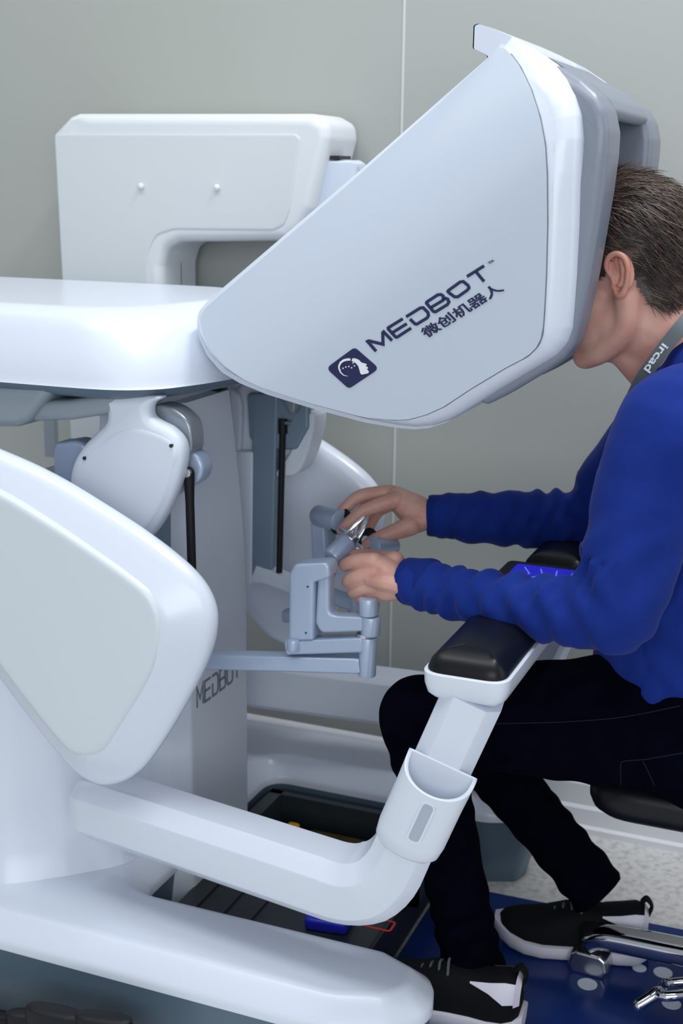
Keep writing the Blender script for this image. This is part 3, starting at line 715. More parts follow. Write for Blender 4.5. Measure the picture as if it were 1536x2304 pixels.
# ---- signs on the far leg tip
m = MB(); tp_ = at(1086, 1745, y=.30); cz = ZT+.0005
stroke([(tp_.x+.028*math.cos(k*math.pi/12), .30+.028*math.sin(k*math.pi/12)) for k in range(24)], .006, lambda u, v, h: (u, v, ZT+.0003+h), m, .0006, closed=True)
stroke([(tp_.x-.02, .28), (tp_.x+.02, .32)], .006, lambda u, v, h: (u, v, ZT+.0003+h), m, .0006)
build('prohibition_mark', m, RED, b, None)

# ================================================================== EQUIPMENT CART behind
cart = thing('equipment_cart', (-1.0, .43, 0), 'boxy white equipment cart standing behind the console against the grey wall', 'equipment cart')
CY = .388
co = xz([(116, 300), (152, 262), (170, 255), (700, 255), (735, 275), (738, 310), (700, 470), (672, 520), (645, 542), (400, 545), (372, 560), (362, 600)], CY)
zf = [(co[-1][0], .02), (at(133, 640, y=CY).x+.012, .02)]
cp = roundpoly(co+zf, [.01, .01, .01, .03, .03, .03, .03, .03, .02, .02, .03, .02, .004, .004], 5)
cb = build('cart_body', puff(cp, rounded_layers(CY, CY+.155, .02, seg=6), XZ), CARTW, cart, 50)
pn = xz([(124, 302), (664, 302), (676, 312), (668, 360), (652, 470), (640, 505), (615, 517), (390, 515), (352, 528), (336, 560), (332, 600)], CY)
pn = pn+[(pn[-1][0], .25), (at(136, 640, y=CY).x+.02, .25)]
cpn = build('cart_panel', puff(roundpoly(pn, [.006, .008, .006, .03, .02, .02, .02, .02, .02, .02, .02, .004, .004], 4), [(CY+.002, 0), (CY-.0015, 0), (CY-.002, .0008), (CY-.002, .004)], XZ), mat('cart_panel', (.66, .69, .71), .42), cart, 40)
for a_, b_ in ((316, 419), (487, 422)): q = at(a_, b_, y=CY-.006); build('knob', ball(q, (.0065, .005, .0065), nu=16, nv=10), CARTW, cpn)
# side cover on the right flank
sp = [(CY+.028, 1.300), (CY+.085, 1.302), (CY+.135, 1.27), (CY+.14, 1.05), (CY+.028, 1.05)]
xr = at(738, 380, y=CY).x
build('flank_cover', puff(roundpoly(sp, [.004, .03, .03, .01, .004]), [(xr-.06, 0), (xr+.030, 0), (xr+.040, .006), (xr+.042, .012)], YZ), mat('flank_blue', (.62, .68, .80), .4), cart, 40)
m = MB(); box(xr-.03, xr+.010, CY+.028, CY+.085, 1.303, 1.309, m); build('slot', m, HOLE, cart, None)
lx = at(440, 600, y=CY).x
build('leg_seam', box(co[-1][0]-.01, co[-1][0]+.0012, CY+.078, CY+.0795, .3, 1.16), SEAM, cart, None)
build('foot', puff(roundpoly([(-1.23, CY-.02), (-.96, CY-.02), (-.96, CY+.18), (-1.23, CY+.18)], .02), [(0, 0), (.022, 0)], XY), DARKG, cart)
build('side_rail', box(at(95, 1000, y=CY-.02).x, at(118, 1000, y=CY-.02).x, CY-.012, CY+.002, .70, 1.05), MIDG, cart, None)

# ================================================================== PERSON at the console
per = thing('person', (.1, 0, 0), 'person in a blue sweatshirt and dark jeans leaning into the viewing hood', 'person')
# --- head frame: f forwards (towards the hood), u up, l to the person's left (towards the camera)
ta = math.radians(15); f_ = Vector((-math.cos(ta), 0, -math.sin(ta))); u_ = Vector((-math.sin(ta), 0, math.cos(ta))); l_ = Vector((0, -1, 0))
ear_c = at(1385, 622, y=-.078)
H0 = Vector((ear_c.x, 0, ear_c.z))
def H(f, u, l): return H0+f_*f+u_*u+l_*l
AX = (f_, l_, u_)
nb = at(1550, 850, y=0); c7 = at(1590, 760, y=0)
body = MB()
ball(H(-.001, .040, 0), (.095, .074, .085), AX, body, nu=28, nv=18)          # cranium
ball(H(.045, .03, 0), (.055, .066, .07), AX, body)                            # forehead and temples
ball(H(.048, -.035, 0), (.052, .060, .070), AX, body)                         # cheeks
ball(H(.020, -.055, 0), (.055, .062, .050), AX, body)
for s_ in (-1, 1):
    tube([H(-.005, -.03, .058*s_), H(.005, -.072, .054*s_), H(.045, -.096, .036*s_), H(.078, -.103, .012*s_)], [.018, .018, .018, .018], n=12, mb=body)
    ball(H(.078, -.015, .036*s_), (.020, .020, .016), AX, body)
    tube([H(.083, .022, .012*s_), H(.080, .026, .048*s_)], [.010, .009], n=10, mb=body)          # brows
ball(H(.076, -.098, 0), (.022, .028, .020), AX, body); ball(H(.038, -.092, 0), (.045, .045, .026), AX, body)                          # chin
ball(H(.088, -.070, 0), (.014, .026, .016), AX, body)                          # mouth
tube([H(.096, .012, 0), H(.108, -.015, 0), H(.116, -.030, 0)], [.009, .011, .013], n=12, mb=body)  # nose
ball(H(.102, -.035, 0), (.014, .018, .010), AX, body)
tube([H(-.018, -.005, 0), H(-.012, -.06, 0), H0.lerp(nb, .62)+Vector((.012, 0, 0)), nb], [(.060, .062), (.058, .062), (.060, .064), (.075, .075)], up=(1, 0, 0), n=20, mb=body)
tube([H(.03, -.085, 0), H(.01, -.11, 0), nb+Vector((-.045, 0, -.0))], [.03, .034, .035], n=14, mb=body)
# torso, upper arms, legs run under the clothes
chest = at(1560, 1060, y=0); belly = at(1590, 1330, y=0); pelv = at(1570, 1590, y=0)
tube([nb, chest, belly, pelv], [(.07, .06), (.15, .085), (.14, .09), (.145, .09)], up=(1, 0, 0), n=20, mb=body)
NS, NE, NW = at(1492, 975, y=-.185), at(1385, 1376, y=-.245), at(918, 1308, y=-.150)
FS, FE, FWr = at(1500, 960, y=.185), at(1320, 1175, y=.235), at(968, 1160, y=.140)
for a_, e_, w_ in ((NS, NE, NW), (FS, FE, FWr)):
    md = [at(1150, 1360, y=-.215), at(1030, 1336, y=-.180)] if a_ is NS else [e_.lerp(w_, .5), e_.lerp(w_, .8)]
    tube([a_, a_.lerp(e_, .5), e_, *md, w_], [.045, .042, .034, .027, .023, .023], n=14, mb=body)
NH, NK, NA = at(1565, 1625, y=-.095), at(945, 1612, y=-.120), at(1068, 2192, y=-.095)
FH, FK, FA = at(1575, 1600, y=.095), at(1030, 1625, y=.110), at(1345, 2005, y=.105)
for h_, k_, a_ in ((NH, NK, NA), (FH, FK, FA)):
    tube([h_, h_.lerp(k_, .5), k_, k_.lerp(a_, .35), k_.lerp(a_, .9)], [.07, .060, .038, .034, .026], n=14, mb=body)
bm_ = fuse(body, .0042, 8)
# --- hands: finer skin, joined into the same body mesh
def hand(chains, palm):
    m_ = MB()
    for pts, rad in palm: tube(pts, rad, up=(0, 1, 0), n=14, mb=m_, per=5)
    for pts, rad in chains: tube(pts, rad, up=(0, 1, 0), n=12, mb=m_, per=5)
    return fuse(m_, .0016, 7)
n1 = hand([
    # index, middle, ring, little: knuckle, middle joint, end joint, tip - curled away from the camera round the grip
    (A3((842, 1262, -.150), (800, 1262, -.140), (776, 1272, -.118), (788, 1268, -.095)), [.0125, .0110, .0098, .0080]),
    (A3((846, 1288, -.152), (805, 1298, -.146), (782, 1309, -.126), (800, 1308, -.104)), [.0128, .0112, .0100, .0082]),
    (A3((850, 1316, -.150), (814, 1326, -.145), (794, 1333, -.126), (812, 1330, -.106)), [.0120, .0105, .0095, .0078]),
    (A3((858, 1338, -.146), (828, 1346, -.142), (810, 1350, -.126), (826, 1346, -.110)), [.0105, .0092, .0082, .0070]),
    (A3((888, 1262, -.128), (850, 1256, -.100), (815, 1250, -.085), (792, 1248, -.078)), [.0150, .0128, .0108, .0085])],
    [(A3((935, 1312, -.155), (900, 1308, -.152), (868, 1280, -.146), (842, 1266, -.142)), [(.0200, .030), (.0195, .030), (.0170, .020), (.0140, .014)]),
     (A3((910, 1310, -.152), (880, 1302, -.150), (846, 1300, -.144)), [(.020, .030), (.019, .033), (.0145, .024)]),
     (A3((910, 1316, -.150), (880, 1324, -.147), (856, 1330, -.142)), [(.020, .028), (.0185, .024), (.0135, .017)])])
n2 = hand([
    (A3((892, 1124, .125), (826, 1146, .100), (790, 1172, .085), (768, 1194, .078)), [.0138, .0120, .0108, .0090]),     # index
    (A3((880, 1108, .145), (812, 1116, .135), (776, 1144, .120), (757, 1168, .110)), [.0135, .0118, .0105, .0088]),     # middle
    (A3((884, 1120, .165), (830, 1135, .165), (806, 1165, .150), (800, 1185, .140)), [.0128, .0112, .0100, .0085]),
    (A3((896, 1130, .180), (856, 1148, .185), (838, 1172, .172), (832, 1188, .160)), [.0112, .0100, .0090, .0076]),
    (A3((925, 1182, .115), (880, 1200, .095), (848, 1212, .080), (824, 1226, .072)), [.0175, .0135, .0118, .0092])],    # thumb
    [(A3((1000, 1160, .145), (962, 1156, .140), (925, 1140, .140), (890, 1118, .138)), [(.0220, .0250), (.0225, .0260), (.0240, .0260), (.0190, .0160)]),
     (A3((960, 1160, .150), (925, 1150, .155), (892, 1128, .165)), [(.022, .024), (.024, .022), (.018, .014)]),
     (A3((960, 1165, .135), (935, 1172, .128), (915, 1185, .116)), [(.020, .022), (.021, .022), (.017, .018)])])
# --- ears
def ear(s_):
    m_ = MB()
    def E(f, u, o): return H(-.004+f*.82, .0+u*.84, s_*(.0725+o*.85))
    hel = [E(.014, .004, .004), E(.017, .018, .008), E(.010, .031, .012), E(-.004, .035, .016), E(-.016, .027, .019), E(-.019, .010, .019), E(-.014, -.008, .016), E(-.008, -.020, .012), E(-.001, -.029, .009), E(.007, -.030, .006), E(.011, -.022, .003)]
    tube(hel, [.0030, .0036, .0040, .0042, .0042, .0040, .0038, .0042, .0056, .0052, .0035], n=10, mb=m_, per=4)
    tube([E(-.009, .024, .011), E(-.010, .008, .012), E(-.006, -.008, .010), E(.002, -.015, .008)], [.0035, .0045, .0045, .0035], n=10, mb=m_, per=4)      # antihelix
    tube([E(.013, -.014, .003), E(.010, -.006, .006), E(.013, .002, .004)], [.004, .0042, .0035], n=10, mb=m_, per=4)                                     # tragus
    ball(E(-.004, .006, .002), (.018, .0050, .027), AX, m_)
    ball(E(-.009, .018, .006), (.011, .0050, .015), AX, m_)
    return fuse(m_, .0011, 3)
ears = [ear(1), ear(-1)]
def join(name, meshes, mats, parent, smooth=None):
    bm = bmesh.new()
    for me, idx in meshes:
        k = len(bm.faces); bm.from_mesh(me); bm.faces.ensure_lookup_table()
        for i in range(k, len(bm.faces)): bm.faces[i].material_index = idx
    me2 = bpy.data.meshes.new(name); bm.to_mesh(me2); bm.free()
    o = link(name, me2, mats, parent, 180); return o
eyes = MB()
for s_ in (-1, 1): ball(H(.086, .003, .032*s_), (.012, .012, .012), AX, eyes)
em_ = bpy.data.meshes.new('eyes'); em_.from_pydata(eyes.v, [], eyes.f)
body_o = join('body', [(bm_, 0), (n1, 0), (n2, 0), (ears[0], 1), (ears[1], 1), (em_, 2)], [SKIN, SKINF, EYEM], per)
# nails
def nail(p, q, r, nrm):
    d_ = (Vector(q)-Vector(p)).normalized(); nv = Vector(nrm); nv = (nv-d_*nv.dot(d_)).normalized(); sv = d_.cross(nv)
    return ball(Vector(q)+nv*r*.55, (r*.8, r*.62, r*.5), (d_, sv, nv))

# --- sweatshirt
sw = MB()
col_c = at(1530, 862, y=0)
tube([at(1588, 842, y=0), at(1552, 950, y=0), at(1560, 1090, y=0), at(1580, 1320, y=0), at(1545, 1500, y=0), at(1545, 1570, y=0)],
     [(.100, .070), (.155, .100), (.172, .118), (.168, .132), (.172, .135), (.170, .128)], up=(1, 0, 0), n=28, mb=sw)
for sgn, (a_, e_, w_) in ((-1, (NS, NE, NW)), (1, (FS, FE, FWr))):
    sh_ = Vector((col_c.x+.045, sgn*.075, col_c.z-.020))
    tube([sh_, a_+Vector((.015, 0, .012)), a_.lerp(e_, .30), a_.lerp(e_, .65), e_], [.060, .073, .070, .064, .056], n=20, mb=sw)
    d_ = (w_-e_).normalized()
    if sgn < 0: tube([e_, at(1275, 1374, y=-.238), at(1150, 1360, y=-.215), at(1030, 1336, y=-.180), w_-d_*.018], [.054, .0465, .040, .038, .0355], n=20, mb=sw)
    else: tube([e_, e_.lerp(w_, .2), e_.lerp(w_, .5), e_.lerp(w_, .80), w_-d_*.018], [.055, .050, .046, .041, .0365], n=20, mb=sw)
sm = fuse(sw, .0048, 10)
def wrinkle(me, amp_fn):
    c = coords(me); n_ = normals(me); setco(me, c+n_*amp_fn(c)[:, None])
def seg_param(c, a_, b_):
    a_ = np.array(a_); b_ = np.array(b_); d_ = b_-a_; L = np.linalg.norm(d_); d_ /= L
    t = (c-a_)@d_; rad = np.linalg.norm((c-a_)-t[:, None]*d_, axis=1); return t/L, rad, L
def sw_amp(c):
    amp = np.zeros(len(c))
    for (e_, w_), ph in (((NE, NW), .3), ((FE, FWr), 1.9)):
        t, rad, L = seg_param(c, e_, w_); msk = (rad < .085)*np.clip((t+.12)/.12, 0, 1)*np.clip((1.0-t)/.12, 0, 1)
        ax = t*L; slant = (c[:, 2]*.75+c[:, 1]*.3)
        a1 = np.sin((ax+slant*.55)*2*math.pi/.032+ph+2.2*np.sin(ax*31+c[:, 2]*23)); a2_ = np.sin((ax-slant*.35)*2*math.pi/.047+1.3+1.8*np.sin(c[:, 2]*37+ax*11))
        env = .55+.45*np.sin(ax*19+c[:, 2]*40)
        amp += msk*(.0042*(np.abs(a1)**.8*np.sign(a1))*env+.0030*a2_)*np.clip(1.25-t*.75, .35, 1.2)
    for a_, e_ in ((NS, NE), (FS, FE)):
        t, rad, L = seg_param(c, a_, e_); msk = (rad < .10)*np.clip((t-.35)/.4, 0, 1)*np.clip((1.15-t)/.15, 0, 1)
        amp += msk*.0026*np.sin((t*L*.8+c[:, 0]*.9)*2*math.pi/.055+1.5*np.sin(c[:, 2]*25))
    low = np.clip((.80-c[:, 2])/.18, 0, 1)*(c[:, 0] > .05)
    amp += low*.0035*np.sin((c[:, 2]+c[:, 0]*.5)*2*math.pi/.06+2*np.sin(c[:, 0]*22+c[:, 1]*9))
    amp += .0015*np.sin(c[:, 0]*33+c[:, 2]*21)*np.sin(c[:, 2]*29+c[:, 1]*17)
    return amp
wrinkle(sm, sw_amp)
swo = link('sweatshirt', sm, SWEAT, per, 180)
for e_, w_ in ((NE, NW), (FE, FWr)):
    d_ = (w_-e_).normalized(); m = MB()
    pA = w_-d_*.045; pB = w_+d_*.004
    ring_p = [pA-d_*.004, pA, pA+d_*.006, pA.lerp(pB, .5), pB-d_*.004, pB, pB-d_*.002, pB-d_*.02]
    ra = [.030, .0365, .0378, .0355, .0345, .0330, .0300, .0295]; V = []; Fc = []; nn_ = 40
    up_ = Vector((0, 0, 1)); up_ = (up_-d_*up_.dot(d_)).normalized(); sd = d_.cross(up_)
    for p_, r_ in zip(ring_p, ra): V += [p_+sd*r_*.92*math.cos(2*math.pi*k/nn_)*(1+.012*(k % 2))+up_*r_*math.sin(2*math.pi*k/nn_)*(1+.012*(k % 2)) for k in range(nn_)]
    for i in range(len(ring_p)-1):
        for j in range(nn_): Fc.append((i*nn_+j, i*nn_+(j+1) % nn_, (i+1)*nn_+(j+1) % nn_, (i+1)*nn_+j))
    build('cuff', m.add(V, Fc), COLLAR, swo, 60)
# collar ribbing round the neck
m = MB(); nk_c = at(1548, 842, y=0); axn = (H0-nb).normalized()
cx_ = Vector((0, 1, 0)); cy_ = axn.cross(cx_).normalized(); ring_ = []
for k in range(41):
    t = 2*math.pi*k/40; ring_.append(nk_c+cx_*.084*math.cos(t)+cy_*.086*math.sin(t))
sweep(ring_, rrect(.010, .022, .004), axn, m, cap=False); build('collar', m, COLLAR, swo, 60)

# --- jeans
jn = MB()
for sgn, (h_, k_, a_) in ((-1, (NH, NK, NA)), (1, (FH, FK, FA))):
    tube([h_+Vector((.03, 0, .0)), h_.lerp(k_, .3), h_.lerp(k_, .65), k_.lerp(h_, .08)], [.098, .094, .080, .067], n=22, mb=jn)
    d_ = (a_-k_)
    tube([k_, k_.lerp(a_, .25), k_.lerp(a_, .55), k_.lerp(a_, .85), a_], [.064, .055, .049, .048, .050], n=20, mb=jn, flat_end=.25)
tube([at(1545, 1520, y=0)+Vector((.01, 0, 0)), at(1570, 1640, y=0)], [(.16, .115), (.165, .11)], up=(1, 0, 0), n=24, mb=jn)
jm = fuse(jn, .0052, 8)
def jn_amp(c):
    amp = np.zeros(len(c))
    for h_, k_, a_ in ((NH, NK, NA), (FH, FK, FA)):
        t, rad, L = seg_param(c, k_, a_); msk = (rad < .10)*np.clip((t-.02)/.1, 0, 1)
        amp += msk*(.0022*np.sin((t*L+c[:, 0]*.5)*2*math.pi/.06+2*np.sin(c[:, 2]*30+c[:, 1]*12))*np.clip(.35+abs(t-.45)*1.6, 0, 1.2))
        t, rad, L = seg_param(c, h_, k_); msk = (rad < .13)*np.clip(1-t, 0, 1)
        amp += msk*.003*np.sin((t*L*1.1+c[:, 2]*.9)*2*math.pi/.075+1.5*np.sin(c[:, 2]*21))
    return amp
wrinkle(jm, jn_amp)
jo = link('jeans', jm, JEANS, per, 180)
# stitched seam and pocket lines laid on the denim
from mathutils.bvhtree import BVHTree
bv = BVHTree.FromPolygons([v.co for v in jm.vertices], [tuple(p.vertices) for p in jm.polygons])
def on_cloth(a, b, tree, y0=-.6):
    o_ = Vector(CAM); d_ = (at(a, b, y=0)-o_).normalized(); h = tree.ray_cast(o_, d_)
    return (h[0]+h[1]*.0006) if h[0] else None
def stitch_line(pts, name, rad=.0007):
    q = [on_cloth(p[0], p[1], bv) for p in spline(pts, 10, closed=False)]; q = [k for k in q if k is not None]
    if len(q) > 3: build(name, sweep(q, circ(rad, 5), (0, 1, .3)), STITCH, jo)
stitch_line([(1110, 1628), (1250, 1625), (1360, 1618), (1450, 1605), (1530, 1588)], 'side_seam')
stitch_line([(1396, 1765), (1396, 1722), (1404, 1712), (1450, 1708), (1500, 1700), (1534, 1694)], 'pocket_seam')
stitch_line([(1446, 1712), (1460, 1740), (1472, 1766)], 'pocket_seam')

# --- trainers
def shoe(heel, toe, lift=0):
    heel = Vector(heel); toe = Vector(toe); d_ = (toe-heel); L = d_.length; d_.normalize(); sd = Vector((-d_.y, d_.x, 0)); sd.normalize(); up = d_.cross(sd); up = up if up.z > 0 else -up
    def G(s, w, h): return heel+d_*s*L+sd*w+up*h
    st_ = [0, .03, .09, .18, .3, .42, .55, .68, .8, .9, .96, 1.0]
    wd_ = [.018, .030, .036, .037, .036, .038, .043, .047, .046, .038, .026, .008]
    hi_ = [.075, .092, .098, .094, .088, .090, .082, .068, .058, .048, .038, .024]
    spring = [.012, .006, .002, 0, 0, 0, 0, 0, .003, .009, .015, .021]
    root = None; NA_ = 20
    def ringp(i, off=0, a0=0, a1=math.pi, n_=NA_):
        r_ = []
        for k in range(n_+1):
            t = a0+(a1-a0)*k/n_; w = math.cos(t); h = math.sin(t)
            sq = abs(w)**.65*(1 if w > 0 else -1)
            r_.append(G(st_[i], sq*(wd_[i]+off), .022+spring[i]+(hi_[i]-.022+off)*h**.8))
        return r_
    def loft(idx, off, a0, a1, n_):
        V = []; Fc = []
        for i in idx: V += ringp(i, off, a0, a1, n_)
        M_ = n_+1
        for i in range(len(idx)-1):
            for j in range(n_): Fc.append((i*M_+j, i*M_+j+1, (i+1)*M_+j+1, (i+1)*M_+j))
        return V, Fc, M_
    V, Fc, M_ = loft(range(12), 0, 0, math.pi, NA_); Fc += [tuple(range(M_)), tuple(11*M_+j for j in range(M_))]
    up_o = build('shoe', MB().add(V, Fc), SHOEB, per, 60)
    sole = MB(); V = []; Fc = []
    for zi, (z_, o_) in enumerate(((0, -.006), (.004, .0), (.018, .006), (.027, .005), (.029, .0))):
        for k, sgn in ((0, 1), (1, -1)):
            rg = range(12) if sgn == 1 else range(11, -1, -1)
            for i in rg: V.append(G(st_[i]+(.02 if i == 11 else (-.025 if i == 0 else 0)), sgn*(wd_[i]+o_), max(0, z_+spring[i]*(1 if z_ > .003 else .8))))
    nn_ = 24
    for zi in range(4):
        for j in range(nn_): Fc.append((zi*nn_+j, zi*nn_+(j+1) % nn_, (zi+1)*nn_+(j+1) % nn_, (zi+1)*nn_+j))
    Fc += [tuple(range(nn_))[::-1], tuple(4*nn_+j for j in range(nn_))]
    build('sole', sole.add(V, Fc), SHOEW, up_o, 40)
    for a0, a1 in ((.42, 1.05), (math.pi-1.05, math.pi-.42)):
        V, Fc, M_ = loft(range(0, 5), .0022, a0, a1, 8)
        for i in (3, 4):   # taper the patch towards the front
            rr_ = ringp(i, .0022, a0+.28*(i-2) if a0 < 1 else a0, a1 if a0 < 1 else a1-.28*(i-2), 8)
            V[i*M_:(i+1)*M_] = rr_
        build('heel_patch', MB().add(V, Fc), SHOEW, up_o, 60)
    V, Fc, M_ = loft(range(0, 2), .0026, .35, math.pi-.35, 14); build('heel_counter', MB().add(V, Fc), SHOEW, up_o, 60)
    build('pull_tab', tube([G(.0, 0, .085), G(-.015, 0, .100), G(.02, 0, .112), G(.05, 0, .106)], [(.010, .003)]*4, up=up, n=10), SHOEB, up_o)
    for k in range(4): build('lace', tube([G(.44+k*.055, -.022, .083-k*.006), G(.455+k*.055, 0, .096-k*.0075), G(.44+k*.055, .022, .083-k*.006)], [.0022]*3, n=8), STRAP, up_o)
    return up_o
hl = at(1452, 2150, z=.01); tl = at(1118, 2105, z=.01)
shoe((hl.x, hl.y, .004), (tl.x, tl.y, .004))
hn = at(1168, 2300, z=.02)
shoe((hn.x, hn.y, .004), (hn.x-.255, hn.y-.012, .012))

# --- hair
hr = MB(); strands = MB()
def hair_limit(f, u):   # lower edge of the hair in head coordinates
    if f > .035: return .045
    if f > .012: return .005
    if f > -.034: return .032-max(0, -.008-f)*3.2
    return -.052-(-.034-f)*.05
capc = Vector((0, 0, 0)); RA = (.0990, .0785, .0900)
def scalp(th, ph, k=1.0):
    fx = RA[0]*k*math.cos(th)*math.cos(ph); lx_ = RA[1]*k*math.cos(th)*math.sin(ph); ux = RA[2]*k*math.sin(th)
    return (fx-.003, ux+.041, lx_)
def nape(f, u, l):
    if u < .02 and f < 0:          # below the skull the hair lies on the neck
        r_ = math.hypot(f+.02, l); k = max(1, .064/max(r_, .01)) if r_ > 1e-4 else 1; f, l = -.02+(f+.02)*k, l*k
    return f, l
V = []; Fc = []; NU, NV = 96, 70; idx = {}
def scalp_pt(f, u, l):
    # nape: hair follows the neck below the skull
    return H(f, u, l)
for i in range(NV+1):
    th = -1.35+(math.pi/2+1.35)*i/NV
    for j in range(NU):
        ph = 2*math.pi*j/NU; f, u, l = scalp(th, ph, 1.0)
        f, l = nape(f, u, l)
        idx[(i, j)] = len(V); V.append((f, u, l))
keep = []
for i in range(NV):
    for j in range(NU):
        q = [idx[(i, j)], idx[(i, (j+1) % NU)], idx[(i+1, (j+1) % NU)], idx[(i+1, j)]]
        cf = sum(V[k][0] for k in q)/4; cu_ = sum(V[k][1] for k in q)/4
        if cu_ > hair_limit(cf, cu_): keep.append(tuple(q))
hr.add([scalp_pt(*v) for v in V], keep)
nstr = 9500
for k in range(nstr):
    th = math.asin(random.uniform(-.97, 1)) if k % 3 else math.asin(random.uniform(-.97, -.2)); ph = random.uniform(0, 2*math.pi) if k % 3 else math.pi+random.uniform(-1.7, 1.7); f, u, l = scalp(th, ph, .995)
    f, l = nape(f, u, l)
    if u < hair_limit(f, u)+.002: continue
    if abs(l) > .055 and -.020 < f < .022 and u < .036: continue
    p = H(f, u, l); nrm = (p-H(-.003, .041, 0)); nrm = Vector((nrm.x, nrm.y*1.3, nrm.z)).normalized()
    if u < .02: nrm = (f_*(f+.02)+l_*l).normalized()
    top = max(0, (u-.085)/.05); side_dir = l_*(.5 if l > 0 else -.5)*(1-min(1, top))
    dr = -f_*(.75+.3*random.random())-u_*(.75 if top < .3 else .15)+side_dir*.2
    if f > .04 and top > .2: dr = f_*.2-f_*random.random()*.9+u_*.5+l_*random.uniform(-.5, .5)
    dr += Vector((random.gauss(0, .22), random.gauss(0, .22), random.gauss(0, .22)))
    dr = (dr-nrm*dr.dot(nrm)); dr.normalize()
    Ls = random.uniform(.034, .060)*(1 if u > .03 else .62); lift = random.uniform(.10, .34)+(.25 if top > .5 and random.random() < .35 else 0)
    if u < .01: lift *= .5
    if f > -.03 and u < .075 and abs(l) > .05: Ls *= .55; dr = (dr-f_*.9); dr = (dr-nrm*dr.dot(nrm)).normalized()
    g_ = Vector((0, 0, -1)); pts = []; q = p-nrm*.0015; dv = (dr+nrm*lift).normalized()
    for s_ in range(5):
        pts.append(q); q = q+dv*Ls/4
        dv = (dv-nrm*(lift*.35)+g_*.06+Vector((random.gauss(0, .05), random.gauss(0, .05), random.gauss(0, .05)))).normalized()
        rel = q-H(-.003, .041, 0)          # keep outside the skull
        e_ = (rel.dot(f_)/RA[0])**2+(rel.dot(l_)/RA[1])**2+(rel.dot(u_)/RA[2])**2
        if e_ < 1.02 and u > .0: q = H(-.003, .041, 0)+rel*math.sqrt(1.02/e_)
    r0 = random.uniform(.0009, .0016); sec = [(1, 0), (-.5, .866), (-.5, -.866)]
    V3 = []; F3 = []
    for i_, pp in enumerate(pts):
        t_ = (pts[min(i_+1, 4)]-pts[max(i_-1, 0)]).normalized(); uu = (nrm-t_*nrm.dot(t_)).normalized(); ss = t_.cross(uu); rr_ = r0*(1-.85*i_/4)
        V3 += [pp+ss*a*rr_+uu*b_*rr_ for a, b_ in sec]
    for i_ in range(4):
        for j_ in range(3): F3.append((i_*3+j_, i_*3+(j_+1) % 3, (i_+1)*3+(j_+1) % 3, (i_+1)*3+j_))
    strands.add(V3, F3, 1 if random.random() < .22+.25*min(1, top) else 0)
ho = build('hair', hr, HAIR, per, 180)
st_o = build('hair_strands', strands, [HAIR, HAIR2], ho, 180, recalc=False); st_o['kind'] = 'stuff'

# --- lanyard
lp = [at(a, b, y=y) for a, b, y in ((1600, 672, .02), (1568, 690, -.035), (1537, 728, -.068), (1505, 768, -.080), (1472, 812, -.084), (1446, 850, -.082), (1428, 884, -.076), (1416, 915, -.070))]
lpath = [Vector(p) for p in spline(lp, 5, closed=False)]
P_, T_ = frames(lpath); V = []; Fc = []
wn = Vector((-.1, -1, .12)).normalized()
for p_, t_ in zip(P_, T_):
    sd = t_.cross(wn).normalized(); nv = sd.cross(t_)
    V += [p_+sd*.0095+nv*.0, p_-sd*.0095, p_-sd*.0095+nv*.0012, p_+sd*.0095+nv*.0012]
for i in range(len(P_)-1):
    for j in range(4): Fc.append((i*4+j, i*4+(j+1) % 4, (i+1)*4+(j+1) % 4, (i+1)*4+j))
lan = build('lanyard', MB().add(V, Fc), STRAP, per, 60)
def lanyard_text(s, i0, i1):
    a_, b_ = P_[i0], P_[i1]; t_ = (b_-a_); sd = t_.normalized().cross(wn).normalized(); off = -wn*0
    nv = sd.cross(t_.normalized()); nv = nv if nv.y < 0 else -nv
    o_ = a_+nv*.0022-sd*(-.0055); text_on('lettering', s, o_, t_, -sd*.011*(1), nv, .02, PRINTW, lan)
lanyard_text('ircad', 16, 23); lanyard_text('ircad', 30, 35)

# --- finger loops of the far hand control
for a_, b_, y_ in ((768, 1172, .105), (826, 1216, .078)):
    c_ = at(a_, b_, y=y_)
    build('finger_loop', sweep([c_+Vector((.014*math.cos(t), -.004+.012*math.sin(t)*.6, .014*math.sin(t))) for t in np.linspace(0, 2*math.pi, 17)], rrect(.016, .003, .001), (.6, .5, -.5), cap=False), BLACK, con, 40)

# ================================================================== STOOL
sc_ = Vector((.29, .045, 0))
stool = thing('stool', sc_, 'black cushioned stool on a chrome swivel base under the person', 'stool')
seat_o = roundpoly([(-.030, -.125), (.50, -.125), (.50, .125), (-.030, .125)], .075, 8)
build('seat', puff(seat_o, [(.362, .05), (.364, .04), (.370, .018), (.380, .005), (.392, .0), (.410, .0), (.422, .006), (.430, .020), (.433, .04), (.434, .07)], XY), LEATHER, stool, 60)
build('seat_plate', cyl((sc_.x, sc_.y, .342), (sc_.x, sc_.y, .363), .11, n=32), BLACK, stool)
build('gas_lift', cyl((sc_.x, sc_.y, .09), (sc_.x, sc_.y, .345), .024, n=24), BLACK, stool)
build('hub', cyl((sc_.x, sc_.y, .06), (sc_.x, sc_.y, .145), .050, .040, n=28, bev=.004), DARKG, stool)
ca = at(1326, 2185, z=.0); ang0 = math.atan2(ca.y-sc_.y, ca.x-sc_.x); rad_ = math.hypot(ca.y-sc_.y, ca.x-sc_.x)
